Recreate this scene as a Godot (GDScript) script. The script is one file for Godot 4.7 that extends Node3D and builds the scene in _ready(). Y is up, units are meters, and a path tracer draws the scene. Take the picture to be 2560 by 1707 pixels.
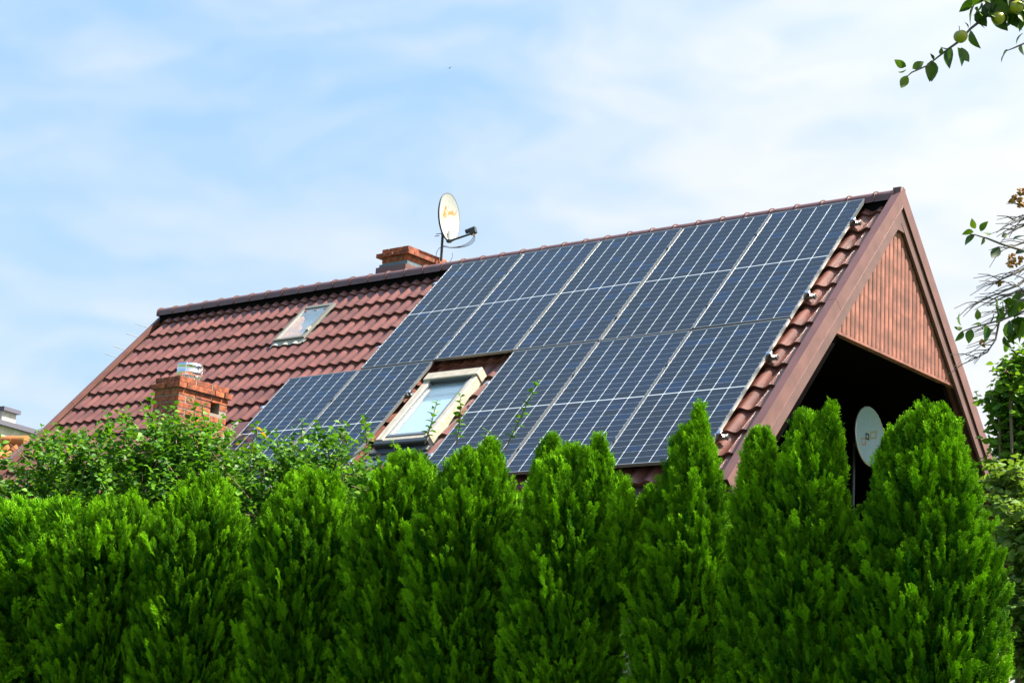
extends Node3D

# The roof's own axes: x along the ridge (towards the gable), y out of the slope, z down the slope.
const PITCH := 0.8353039
const RIDGE_Y := 7.762
const EYE := Vector3(8.7114, 1.6, 16.5634)
const TILE_W := 0.182
const TILE_L := 0.3462
const TILE_H := -0.112          # tile crests below the plane of the solar panels
const RIDGE_Z := -0.098
const GABLE_X := 0.402

var counts := {}
var rng := RandomNumberGenerator.new()
var roof_basis := Basis()
var roof_at := Vector3.ZERO
var cam: Camera3D
var M := {}

func _ready():
	rng.seed = 7
	roof_basis = Basis(Vector3.RIGHT, Vector3(0, cos(PITCH), sin(PITCH)), Vector3(0, -sin(PITCH), cos(PITCH)))
	roof_at = Vector3(0, RIDGE_Y, 0)
	make_camera_and_light()
	make_materials()
	make_ground()
	make_house()
	make_far_houses()
	make_solar()
	make_dishes()
	make_antenna()
	make_hedge()
	make_shrubs()
	make_right_side()
	make_bird()

# ---------------------------------------------------------------- camera, sky, sun

func make_camera_and_light():
	cam = Camera3D.new()
	cam.name = "camera"
	cam.fov = 21.347
	cam.near = 0.1
	cam.far = 1500.0
	cam.position = EYE
	cam.rotation_degrees = Vector3(13.3657, 39.0042, 3.5479)
	add_child(cam)
	cam.current = true
	var e := Environment.new()
	e.background_mode = Environment.BG_SKY
	var sky := Sky.new()
	var pm := PanoramaSkyMaterial.new()
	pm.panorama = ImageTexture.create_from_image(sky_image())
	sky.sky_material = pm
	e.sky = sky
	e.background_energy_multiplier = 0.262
	e.tonemap_mode = Environment.TONE_MAPPER_LINEAR
	e.tonemap_exposure = 4.0
	e.sdfgi_enabled = true
	e.ssao_enabled = true
	e.ssil_enabled = true
	var we := WorldEnvironment.new()
	we.name = "world_environment"
	we.environment = e
	add_child(we)
	var sun := DirectionalLight3D.new()
	sun.name = "sun"
	sun.light_energy = 1.6
	sun.light_color = Color(1.0, 0.96, 0.89)
	sun.light_angular_distance = 0.5
	sun.shadow_enabled = true
	sun.basis = Basis.looking_at(-Vector3(0.48, 0.82, -0.31).normalized())
	add_child(sun)

func sky_image() -> Image:
	var w := 2048
	var h := 1024
	var im := Image.create(w, h, false, Image.FORMAT_RGBF)
	var big := FastNoiseLite.new()
	big.seed = 11
	big.frequency = 1.0
	big.fractal_octaves = 4
	big.fractal_gain = 0.5
	var fine := FastNoiseLite.new()
	fine.seed = 23
	fine.frequency = 1.0
	fine.fractal_octaves = 5
	fine.fractal_gain = 0.55
	var sun_dir := Vector3(0.57, 0.0, -0.29).normalized()
	var sun3 := Vector3(0.48, 0.82, -0.31).normalized()
	for y in h:
		var up := (0.5 - (y + 0.5) / h) * PI
		if up < -0.02:
			im.fill_rect(Rect2i(0, y, w, h - y), Color(0.24, 0.26, 0.25))
			break
		for x in w:
			var az := (x + 0.5) / w * TAU
			var d := Vector3(sin(az) * cos(up), sin(up), -cos(az) * cos(up))
			var side := d.x * sun_dir.x + d.z * sun_dir.z
			var el := clampf(up / 0.6, 0.0, 1.0)
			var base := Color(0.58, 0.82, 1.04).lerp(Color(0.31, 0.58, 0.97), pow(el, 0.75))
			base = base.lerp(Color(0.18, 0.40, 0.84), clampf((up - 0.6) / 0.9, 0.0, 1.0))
			var q := Vector3(d.x * 3.0, (d.y - 0.12 * d.x) * 8.5, d.z * 3.0)
			var b := big.get_noise_3dv(q)
			var q2 := Vector3(d.x * 7.0, (d.y - 0.10 * d.x) * 34.0, d.z * 7.0) + Vector3(b, b * 2.0, b) * 0.9
			var f := fine.get_noise_3dv(q2)
			var cover := 0.51 + 0.98 * side + 0.30 * b + 0.26 * f + 0.66 * pow(1.0 - el, 2.0)
			cover = smoothstep(-0.05, 1.0, cover)
			var white := Color(0.925, 0.945, 0.975)
			var c := base.lerp(white, cover)
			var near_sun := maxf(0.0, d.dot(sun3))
			c = c * (1.0 + 1.1 * pow(near_sun, 3.0))  # glow round the sun, out of view, added to brighten the hedge
			im.set_pixel(x, y, c)
	return im

# ---------------------------------------------------------------- helpers

func lin(r: float, g: float, b: float) -> Color:
	return Color(r, g, b).linear_to_srgb()

func speck(seed_: int, freq: float, lo: float, hi: float, octaves := 4, size := 256) -> ImageTexture:
	var n := FastNoiseLite.new()
	n.seed = seed_
	n.frequency = freq
	n.fractal_octaves = octaves
	var im: Image = n.get_seamless_image(size, size)
	im.convert(Image.FORMAT_RGB8)
	for y in size:
		for x in size:
			var v := lerpf(lo, hi, im.get_pixel(x, y).r)
			im.set_pixel(x, y, Color(v, v, v))
	im.generate_mipmaps()
	return ImageTexture.create_from_image(im)

func mat(called: String, c: Color, rough := 0.6, metal := 0.0, tex: Texture2D = null, tex_scale := 1.0) -> StandardMaterial3D:
	var m := StandardMaterial3D.new()
	m.resource_name = called
	m.albedo_color = c
	m.roughness = rough
	m.metallic = metal
	if tex:
		m.albedo_texture = tex
		m.uv1_triplanar = true
		m.uv1_world_triplanar = true
		m.uv1_scale = Vector3.ONE * tex_scale
	return m

func leaf_mat(called: String, through := 0.7, rough := 0.45) -> StandardMaterial3D:
	var m := StandardMaterial3D.new()
	m.resource_name = called
	m.vertex_color_use_as_albedo = true
	m.roughness = rough
	m.cull_mode = BaseMaterial3D.CULL_DISABLED
	m.backlight_enabled = true
	m.backlight = Color(through, through, through * 0.55)
	return m

func make_materials():
	var s1 := speck(3, 0.02, 0.80, 1.0)
	var s2 := speck(5, 0.06, 0.72, 1.0)
	var soot := speck(17, 0.022, 0.42, 1.08, 5)
	var streak := speck(9, 0.012, 0.60, 1.0, 5)
	M.leaf_grain = s1
	for k in 4:
		var f: float = [1.0, 0.88, 1.10, 0.95][k]
		M["tile%d" % k] = mat("brown_coated_steel", lin(0.185 * f, 0.070 * f, 0.054 * f), 0.40, 0.0, streak, 0.9)
	M.cap = mat("purple_brown_cap", lin(0.130, 0.058, 0.050), 0.36, 0.0, s1, 0.8)
	M.tile_edge = mat("brown_trim_steel", lin(0.138, 0.063, 0.054), 0.40, 0.0, s1, 0.6)
	M.fascia = mat("mauve_brown_fascia", lin(0.115, 0.058, 0.052), 0.5, 0.0, s1, 0.5)
	M.under = mat("roof_lath", lin(0.06, 0.035, 0.028), 0.9)
	for k in 4:
		var f: float = [1.0, 0.93, 1.05, 0.86][k]
		M["board%d" % k] = mat("salmon_brown_board", lin(0.285 * f, 0.102 * f, 0.070 * f), 0.6, 0.0, streak, 1.3)
	M.shade = mat("shade_black", lin(0.006, 0.006, 0.007), 0.95)  # near black: the shade under the ridge caps is put into this colour
	M.soffit = mat("shade_black_wood", lin(0.003, 0.0025, 0.0025), 0.7, 0.0, s1, 1.0)  # blackened: shade of the balcony recess is put into the wood colour
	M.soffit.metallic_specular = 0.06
	M.shade.metallic_specular = 0.05
	M.plaster = mat("cream_plaster", lin(0.45, 0.41, 0.34), 0.9, 0.0, s2, 0.8)
	for k in 5:
		var c: Color = [lin(0.42, 0.098, 0.026), lin(0.35, 0.080, 0.023), lin(0.46, 0.115, 0.033), lin(0.29, 0.065, 0.022), lin(0.39, 0.088, 0.025)][k]
		M["brick%d" % k] = mat("clinker_brick", c, 0.75, 0.0, soot, 1.7)
	M.mortar = mat("mortar", lin(0.27, 0.235, 0.20), 0.95, 0.0, s2, 4.0)
	M.lead = mat("blue_grey_flashing", lin(0.12, 0.16, 0.19), 0.45, 0.3, s1, 2.0)
	M.pale_lead = mat("weathered_flashing", lin(0.40, 0.40, 0.35), 0.5, 0.1, s2, 4.0)
	M.steel = mat("polished_steel", lin(0.75, 0.77, 0.80), 0.16, 1.0)
	M.alu = mat("aluminium_frame", lin(0.30, 0.31, 0.31), 0.33, 0.75)
	M.alu_dull = mat("galvanised_rail", lin(0.40, 0.42, 0.43), 0.4, 0.8)
	M.backsheet = mat("white_backsheet", lin(0.42, 0.48, 0.54), 0.12)
	M.backsheet.metallic_specular = 0.4
	for k in 4:
		var c: Color = [lin(0.014, 0.0185, 0.027), lin(0.014, 0.0205, 0.036), lin(0.014, 0.0175, 0.024), lin(0.013, 0.023, 0.050)][k]
		M["cell%d" % k] = mat("silicon_cell", c, 0.14)
		M["cell%d" % k].metallic_specular = 0.42
	M.window_frame = mat("beige_window_cladding", lin(0.44, 0.40, 0.325), 0.4, 0.0, s1, 2.0)
	M.window_dark = mat("black_window_sill", lin(0.022, 0.026, 0.03), 0.4)
	M.blind = mat("pale_blue_blind", lin(0.36, 0.50, 0.54), 0.8)
	M.pine = mat("pine_reveal", lin(0.78, 0.36, 0.09), 0.55, 0.0, streak, 2.0)
	var g := mat("window_glass", Color(0.8, 0.9, 0.95, 0.10), 0.03)
	g.transparency = BaseMaterial3D.TRANSPARENCY_ALPHA
	M.glass = g
	M.hatch_frame = mat("worn_grey_hatch", lin(0.22, 0.225, 0.20), 0.5, 0.2, s2, 5.0)
	M.iron = mat("dark_blue_grey_iron", lin(0.02, 0.03, 0.037), 0.45, 0.2)
	M.brass = mat("brass_plug", lin(0.60, 0.36, 0.08), 0.35, 0.8)
	M.cable = mat("grey_cable", lin(0.10, 0.14, 0.17), 0.5)
	M.rod = mat("thin_aluminium_rod", lin(0.34, 0.36, 0.38), 0.5, 0.1)
	M.white_wall = mat("white_render", lin(0.55, 0.52, 0.46), 0.9, 0.0, s1, 0.4)
	M.dark_eave = mat("dark_eave", lin(0.07, 0.07, 0.10), 0.7)
	M.dark_pane = mat("dark_window", lin(0.05, 0.06, 0.09), 0.2)
	for k in 3:
		var f: float = [1.0, 0.88, 1.08][k]
		M["clay%d" % k] = mat("orange_clay_tile", lin(0.46 * f, 0.155 * f, 0.040 * f), 0.75, 0.0, s2, 2.0)
	M.bark = mat("grey_brown_bark", lin(0.11, 0.075, 0.052), 0.9, 0.0, s2, 8.0)
	M.twig = mat("grey_twig", lin(0.085, 0.075, 0.07), 0.8)
	M.green_twig = mat("brown_green_twig", lin(0.13, 0.09, 0.05), 0.7)
	M.grass = mat("grass", lin(0.06, 0.11, 0.025), 0.95, 0.0, s2, 0.7)
	M.apple = mat("yellow_green_apple", lin(0.27, 0.29, 0.012), 0.35, 0.0, s1, 12.0)
	M.thuja = leaf_mat("thuja_scale_leaf", 0.75, 0.75)
	M.thuja.metallic_specular = 0.2
	M.thuja.backlight = Color(0.56, 0.54, 0.18)
	M.leaf = leaf_mat("broad_leaf", 0.9, 0.5)
	M.leaf.metallic_specular = 0.3
	M.seed = mat("rusty_seed", lin(0.26, 0.13, 0.03), 0.8)
	M.feather = mat("dark_feather", lin(0.04, 0.05, 0.06), 0.8)

func numbered(called: String, parent: Node) -> String:
	var key := "%d/%s" % [parent.get_instance_id(), called]
	if not counts.has(key):
		counts[key] = 0
		return called
	counts[key] += 1
	return "%s_%03d" % [called, counts[key]]

func thing(called: String, label: String, category: String, at := Vector3.ZERO, group := "") -> Node3D:
	var o := Node3D.new()
	o.name = numbered(called, self)
	add_child(o)
	o.position = at
	tag(o, label, category, group)
	return o

func tag(o: Node, label: String, category: String, group := ""):
	o.set_meta("label", label)
	o.set_meta("category", category)
	if group != "":
		o.set_meta("group", group)

func part(parent: Node, called: String, mesh: Mesh, m: Material, at := Transform3D.IDENTITY) -> MeshInstance3D:
	var o := MeshInstance3D.new()
	o.name = numbered(called, parent)
	o.mesh = mesh
	if m:
		o.material_override = m
	o.transform = at
	parent.add_child(o)
	return o

func holder(parent: Node, called: String, at := Transform3D.IDENTITY) -> Node3D:
	var o := Node3D.new()
	o.name = numbered(called, parent)
	o.transform = at
	parent.add_child(o)
	return o

func copies(parent: Node, called: String, mesh: Mesh, m: Material, places: Array, tints: Array = []) -> MultiMeshInstance3D:
	var mm := MultiMesh.new()
	mm.transform_format = MultiMesh.TRANSFORM_3D
	mm.use_colors = not tints.is_empty()
	mm.mesh = mesh
	mm.instance_count = places.size()
	for i in places.size():
		mm.set_instance_transform(i, places[i])
		if mm.use_colors:
			mm.set_instance_color(i, tints[i])
	var o := MultiMeshInstance3D.new()
	o.name = numbered(called, parent)
	o.multimesh = mm
	o.material_override = m
	o.set_meta("kind", "stuff")
	parent.add_child(o)
	return o

func begin() -> SurfaceTool:
	var s := SurfaceTool.new()
	s.begin(Mesh.PRIMITIVE_TRIANGLES)
	s.set_smooth_group(-1)
	return s

func done(s: SurfaceTool) -> ArrayMesh:
	s.generate_normals()
	return s.commit()

# corners counter-clockwise as seen from outside
func tri(s: SurfaceTool, a: Vector3, b: Vector3, c: Vector3):
	s.add_vertex(a)
	s.add_vertex(c)
	s.add_vertex(b)

func quad(s: SurfaceTool, a: Vector3, b: Vector3, c: Vector3, d: Vector3):
	tri(s, a, b, c)
	tri(s, a, c, d)

func box(s: SurfaceTool, lo: Vector3, hi: Vector3, at := Transform3D.IDENTITY):
	var p := []
	for i in 8:
		p.append(at * Vector3(hi.x if i & 1 else lo.x, hi.y if i & 2 else lo.y, hi.z if i & 4 else lo.z))
	quad(s, p[0], p[2], p[3], p[1])
	quad(s, p[4], p[5], p[7], p[6])
	quad(s, p[0], p[4], p[6], p[2])
	quad(s, p[1], p[3], p[7], p[5])
	quad(s, p[2], p[6], p[7], p[3])
	quad(s, p[0], p[1], p[5], p[4])

func box_mesh(lo: Vector3, hi: Vector3) -> ArrayMesh:
	var s := begin()
	box(s, lo, hi)
	return done(s)

# a box whose edges are chamfered by c
func soft_box(s: SurfaceTool, lo: Vector3, hi: Vector3, c: float, at := Transform3D.IDENTITY):
	var ctr := (lo + hi) / 2
	var e := (hi - lo) / 2
	for axis in 3:
		for sgn in [-1.0, 1.0]:
			var u := (axis + 1) % 3
			var v := (axis + 2) % 3
			var q := []
			for k in [[-1, -1], [1, -1], [1, 1], [-1, 1]]:
				var w := Vector3.ZERO
				w[axis] = sgn * e[axis]
				w[u] = k[0] * (e[u] - c)
				w[v] = k[1] * (e[v] - c)
				q.append(at * (ctr + w))
			if sgn > 0:
				quad(s, q[0], q[1], q[2], q[3])
			else:
				quad(s, q[0], q[3], q[2], q[1])
	for axis in 3:
		var u := (axis + 1) % 3
		var v := (axis + 2) % 3
		for su in [-1.0, 1.0]:
			for sv in [-1.0, 1.0]:
				var q := []
				for k in [[-1, 0], [1, 0], [1, 1], [-1, 1]]:
					var w := Vector3.ZERO
					w[axis] = k[0] * (e[axis] - c)
					w[u] = su * (e[u] - (c if k[1] else 0.0))
					w[v] = sv * (e[v] - (0.0 if k[1] else c))
					q.append(at * (ctr + w))
				if su * sv > 0:
					quad(s, q[0], q[3], q[2], q[1])
				else:
					quad(s, q[0], q[1], q[2], q[3])

func tube(s: SurfaceTool, pts: Array, radii: Array, sides := 6):
	var rings := []
	for i in pts.size():
		var a: Vector3 = pts[max(i - 1, 0)]
		var b: Vector3 = pts[min(i + 1, pts.size() - 1)]
		var d := (b - a).normalized()
		var u := d.cross(Vector3.UP if absf(d.y) < 0.9 else Vector3.RIGHT).normalized()
		var v := d.cross(u)
		var ring := []
		for k in sides:
			var t := TAU * k / sides
			ring.append(pts[i] + (u * cos(t) + v * sin(t)) * radii[i])
		rings.append(ring)
	s.set_smooth_group(1)
	for i in rings.size() - 1:
		for k in sides:
			var n := (k + 1) % sides
			quad(s, rings[i][k], rings[i][n], rings[i + 1][n], rings[i + 1][k])
	s.set_smooth_group(-1)
	for e in [0, rings.size() - 1]:
		for k in range(1, sides - 1):
			if e:
				tri(s, rings[e][0], rings[e][k], rings[e][k + 1])
			else:
				tri(s, rings[e][0], rings[e][k + 1], rings[e][k])

func lathe(s: SurfaceTool, profile: Array, sides := 24, at := Transform3D.IDENTITY, smooth := true):
	s.set_smooth_group(1 if smooth else -1)
	for i in profile.size() - 1:
		for k in sides:
			var t0 := TAU * k / sides
			var t1 := TAU * (k + 1) / sides
			var a: Vector2 = profile[i]
			var b: Vector2 = profile[i + 1]
			var p := [Vector3(a.x * cos(t0), a.y, a.x * sin(t0)), Vector3(a.x * cos(t1), a.y, a.x * sin(t1)), Vector3(b.x * cos(t1), b.y, b.x * sin(t1)), Vector3(b.x * cos(t0), b.y, b.x * sin(t0))]
			quad(s, at * p[3], at * p[2], at * p[1], at * p[0])
	s.set_smooth_group(-1)

# a flat polygon (x, y) given counter-clockwise, pushed along z from z0 to z1
func prism(s: SurfaceTool, poly: Array, z0: float, z1: float, at := Transform3D.IDENTITY):
	var idx := Geometry2D.triangulate_polygon(PackedVector2Array(poly))
	for i in range(0, idx.size(), 3):
		var a: Vector2 = poly[idx[i]]
		var b: Vector2 = poly[idx[i + 1]]
		var c: Vector2 = poly[idx[i + 2]]
		if (b - a).cross(c - a) < 0:
			var t := b
			b = c
			c = t
		tri(s, at * Vector3(a.x, a.y, z1), at * Vector3(b.x, b.y, z1), at * Vector3(c.x, c.y, z1))
		tri(s, at * Vector3(a.x, a.y, z0), at * Vector3(c.x, c.y, z0), at * Vector3(b.x, b.y, z0))
	for i in poly.size():
		var a: Vector2 = poly[i]
		var b: Vector2 = poly[(i + 1) % poly.size()]
		quad(s, at * Vector3(a.x, a.y, z0), at * Vector3(b.x, b.y, z0), at * Vector3(b.x, b.y, z1), at * Vector3(a.x, a.y, z1))

func on_roof(x: float, h: float, t: float) -> Vector3:
	return roof_at + roof_basis * Vector3(x, h, t)

func at(u: float, v: float, d: float) -> Vector3:
	var f := 853.5 / tan(deg_to_rad(cam.fov) / 2)
	return cam.position + cam.basis * Vector3((u - 1280.0) / f, (853.5 - v) / f, -1.0) * d

# ---------------------------------------------------------------- ground

func make_ground():
	var s := begin()
	quad(s, Vector3(-600, 0, 600), Vector3(600, 0, 600), Vector3(600, 0, -600), Vector3(-600, 0, -600))
	var g := part(self, "ground", done(s), M.grass)
	g.set_meta("kind", "structure")
	g.set_meta("label", "mown grass of the garden below the hedge")

# ---------------------------------------------------------------- house

func wave(x: float) -> float:
	return 0.032 * pow(0.5 - 0.5 * cos(TAU * x / TILE_W), 1.25) - 0.032

func tile_mesh(len_: float) -> ArrayMesh:
	var s := SurfaceTool.new()
	s.begin(Mesh.PRIMITIVE_TRIANGLES)
	var n := 10
	var lip := 0.036
	for i in n:
		var x0 := TILE_W * i / n
		var x1 := TILE_W * (i + 1) / n
		var corner := [[x0, -len_], [x0, 0.0], [x1, 0.0], [x1, -len_]]
		var p := []
		var nn := []
		for c in corner:
			var y: float = wave(c[0]) + lip * (c[1] + len_) / TILE_L
			p.append(Vector3(c[0], y, c[1]))
			var dx: float = (wave(c[0] + 0.001) - wave(c[0] - 0.001)) / 0.002
			nn.append(Vector3(-dx, 1, -lip / TILE_L).normalized())
		for k in [0, 2, 1, 0, 3, 2]:
			s.set_normal(nn[k])
			s.add_vertex(p[k])
		var d0: Vector3 = p[1] + Vector3(0, -lip - 0.004, -0.003)
		var d1: Vector3 = p[2] + Vector3(0, -lip - 0.004, -0.003)
		s.set_normal(Vector3(0, -0.1, 1).normalized())
		for v in [p[1], p[2], d1, p[1], d1, d0]:
			s.add_vertex(v)
	return s.commit()

func covered_by_panels(x: float, t: float) -> bool:
	var m := 0.3
	if x < -m and x > -5.77 + m and t < 2.23 - m:
		return true
	if x > -5.77 + m and x < -4.62 - m and t < 4.4:
		return true
	if x > -6.92 + m and x < -4.62 - m and t > 2.27 + m and t < 4.4:
		return true
	if x > -3.46 + m and x < -m and t < 4.4:
		return true
	return false

func make_house():
	var house := thing("house", "brown metal roofed house with solar panels and a timber gable", "house")
	# roof
	var s := begin()
	box(s, Vector3(-11.33, -0.26, 0.03), Vector3(0.30, -0.172, 4.93))
	var roof := part(house, "roof", done(s), M.under, Transform3D(roof_basis, roof_at))
	var back := Basis(Vector3.LEFT, Vector3(0, cos(PITCH), -sin(PITCH)), Vector3(0, -sin(PITCH), -cos(PITCH)))
	s = begin()
	box(s, Vector3(-0.30, -0.26, 0.03), Vector3(11.33, -0.11, 4.93))
	part(house, "rear_roof", done(s), M.tile0, Transform3D(back, Vector3(0, RIDGE_Y, 2.0 * RIDGE_Z)))
	# pressed tiles of the front slope
	var full := tile_mesh(TILE_L)
	var first := tile_mesh(0.205)
	var spots := []
	var col0 := -11.113 - TILE_W * 1.5
	for c in 64:
		var x := col0 + TILE_W * c
		if x < -11.34 or x > 0.19:
			continue
		for r in 15:
			var t := 0.155 + TILE_L * r
			var tm := t - TILE_L * 0.5
			var xm := x + TILE_W * 0.5
			if t > 4.95 or covered_by_panels(xm, tm):
				continue
			if xm > -8.04 and xm < -7.58 and tm > 0.45 and tm < 1.05:
				continue
			if xm > -4.42 and xm < -3.8 and tm > 2.6 and tm < 3.65:
				continue
			var hid := tm > 3.1 and xm < -5.0 or tm > 4.0
			if xm > -5.7 and xm < -0.1 and tm < 2.1:
				hid = true
			if xm > -6.8 and xm < -4.7 and tm > 2.4:
				hid = true
			if xm > -3.4 and xm < -0.1 and tm > 2.2:
				hid = true
			var d := on_roof(xm, 0, tm).distance_to(EYE) + (1000.0 if hid else 0.0)
			spots.append([d, x, t, r])
	spots.sort_custom(func(a, b): return a[0] < b[0])
	var rest := []
	for i in spots.size():
		var q: Array = spots[i]
		var jitter := Vector3(0, rng.randf_range(-0.0015, 0.0015), rng.randf_range(-0.002, 0.002))
		var tf := Transform3D(Basis(), Vector3(q[1], TILE_H, q[2]) + jitter)
		if i < 298:
			part(roof, "tile", first if q[3] == 0 else full, M["tile%d" % (rng.randi() % 4)], tf)
		else:
			if q[3] == 0:
				tf.basis = Basis.from_scale(Vector3(1, 1, 0.20 / TILE_L))
			rest.append(tf)
	copies(roof, "tile_field", full, M.tile0, rest)
	# ridge caps: half-round pieces with a collar
	for k in 37:
		var x0 := -11.36 + 0.318 * k
		var x1 := minf(x0 + 0.325, 0.33)
		s = begin()
		cap_piece(s, x0, x1, 0.088, 0.0)
		cap_piece(s, x0, x0 + 0.022, 0.097, 0.006)
		part(house, "ridge_cap", done(s), M.cap, Transform3D(Basis(), Vector3(0, rng.randf_range(-0.002, 0.002), 0)))
	part(house, "ridge_shade_strip", box_mesh(Vector3(-11.33, 7.55, RIDGE_Z - 0.05), Vector3(0.30, 7.735, RIDGE_Z + 0.05)), M.shade)  # strip added to close the gap, painted black as the caps' shade
	verge(house, 1.0)
	verge(house, -1.0)
	gable(house)
	walls(house)
	hatch(house)
	roof_window(house)
	chimney_front(house)
	chimney_rear(house)

func cap_piece(s: SurfaceTool, x0: float, x1: float, r: float, lift: float):
	var c := Vector3(0, 7.750, RIDGE_Z)
	var ring := []
	for i in 11:
		var a := deg_to_rad(lerpf(-108.0, 108.0, i / 10.0))
		ring.append(Vector3(0, cos(a) * r + lift, sin(a) * r))
	ring.insert(0, ring[0] + Vector3(0, -0.012, -0.010))
	ring.append(ring[11] + Vector3(0, -0.012, 0.010))
	s.set_smooth_group(1)
	for i in 12:
		var a: Vector3 = c + ring[i]
		var b: Vector3 = c + ring[i + 1]
		quad(s, Vector3(x0, a.y, a.z), Vector3(x0, b.y, b.z), Vector3(x1, b.y, b.z), Vector3(x1, a.y, a.z))
	s.set_smooth_group(-1)
	for e in [x0, x1]:
		for i in range(1, 12):
			var a: Vector3 = c + ring[0]
			var b: Vector3 = c + ring[i]
			var d: Vector3 = c + ring[i + 1]
			if e == x1:
				tri(s, Vector3(e, a.y, a.z), Vector3(e, d.y, d.z), Vector3(e, b.y, b.z))
			else:
				tri(s, Vector3(e, a.y, a.z), Vector3(e, b.y, b.z), Vector3(e, d.y, d.z))
# barge boards: section across the gable, x outwards and y down from the roof's outer edge
func verge(house: Node3D, end: float):
	for side in [1.0, -1.0]:
		var slope := Basis(Vector3.RIGHT, Vector3(0, cos(PITCH), sin(PITCH) * side), Vector3(0, -sin(PITCH), cos(PITCH) * side))
		if side < 0:
			slope = Basis(Vector3.RIGHT, Vector3(0, cos(PITCH), -sin(PITCH)), Vector3(0, -sin(PITCH), -cos(PITCH)))
		var org := Vector3(0, 7.853, RIDGE_Z)
		var x_out := GABLE_X if end > 0 else -11.375
		var wide := 0.09 if end > 0 else 0.05
		if end < 0:
			org.y -= 0.115
		var dx := -1.0 if end > 0 else 1.0
		var pieces := [[0.0, 2.115], [2.12, 4.93]]
		for pc in pieces:
			var t0: float = pc[0] - (0.0 if pc[0] > 0 else 0.0)
			var s := begin()
			bar(s, x_out + dx * wide, x_out, -0.006, 0.0, t0, pc[1], slope, org, side)
			bar(s, x_out - dx * 0.004, x_out + dx * 0.003, -0.138, 0.002, t0, pc[1], slope, org, side)
			bar(s, x_out + dx * (wide - 0.003), x_out + dx * (wide + 0.003), -0.16 if end > 0 else -0.06, -0.001, t0, pc[1], slope, org, side)
			bar(s, x_out - dx * 0.008, x_out + dx * 0.004, -0.148, -0.138, t0, pc[1], slope, org, side)
			part(house, "verge_flashing", done(s), M.tile_edge)
		var s2 := begin()
		bar(s2, x_out + dx * 0.045, x_out + dx * 0.015, -0.265, -0.12, 0.0, 4.93, slope, org, side)
		part(house, "barge_board", done(s2), M.fascia)
	if end > 0:
		var s3 := begin()
		prism(s3, [Vector2(-0.17, 7.37), Vector2(0.17, 7.37), Vector2(0.10, 7.50), Vector2(-0.10, 7.50)], GABLE_X - 0.044, GABLE_X - 0.018, Transform3D(Basis(Vector3(0, 0, -1), Vector3(0, 1, 0), Vector3(1, 0, 0)), Vector3(0, 0, RIDGE_Z)))
		part(house, "apex_plate", done(s3), M.fascia)
		part(house, "ridge_end_cap", box_mesh(Vector3(0.31, 7.79, RIDGE_Z - 0.055), Vector3(GABLE_X - 0.002, 7.846, RIDGE_Z + 0.055)), M.tile_edge)

# a bar running down a slope from the ridge, cut upright where both slopes meet
func bar(s: SurfaceTool, xa: float, xb: float, h0: float, h1: float, t0: float, t1: float, b: Basis, org: Vector3, side: float):
	var xl := minf(xa, xb)
	var xh := maxf(xa, xb)
	var p := []
	for i in 8:
		var h := h1 if i & 2 else h0
		var t := t1 if i & 4 else t0
		if t < 0.01:
			t = -h * tan(PITCH)      # mitre on the plane of the ridge
		p.append(org + b * Vector3(xh if i & 1 else xl, h, t))
	var faces := [[0, 2, 3, 1], [4, 5, 7, 6], [0, 4, 6, 2], [1, 3, 7, 5], [2, 6, 7, 3], [0, 1, 5, 4]]
	for f in faces:
		if side > 0:
			quad(s, p[f[0]], p[f[1]], p[f[2]], p[f[3]])
		else:
			quad(s, p[f[3]], p[f[2]], p[f[1]], p[f[0]])

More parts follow.
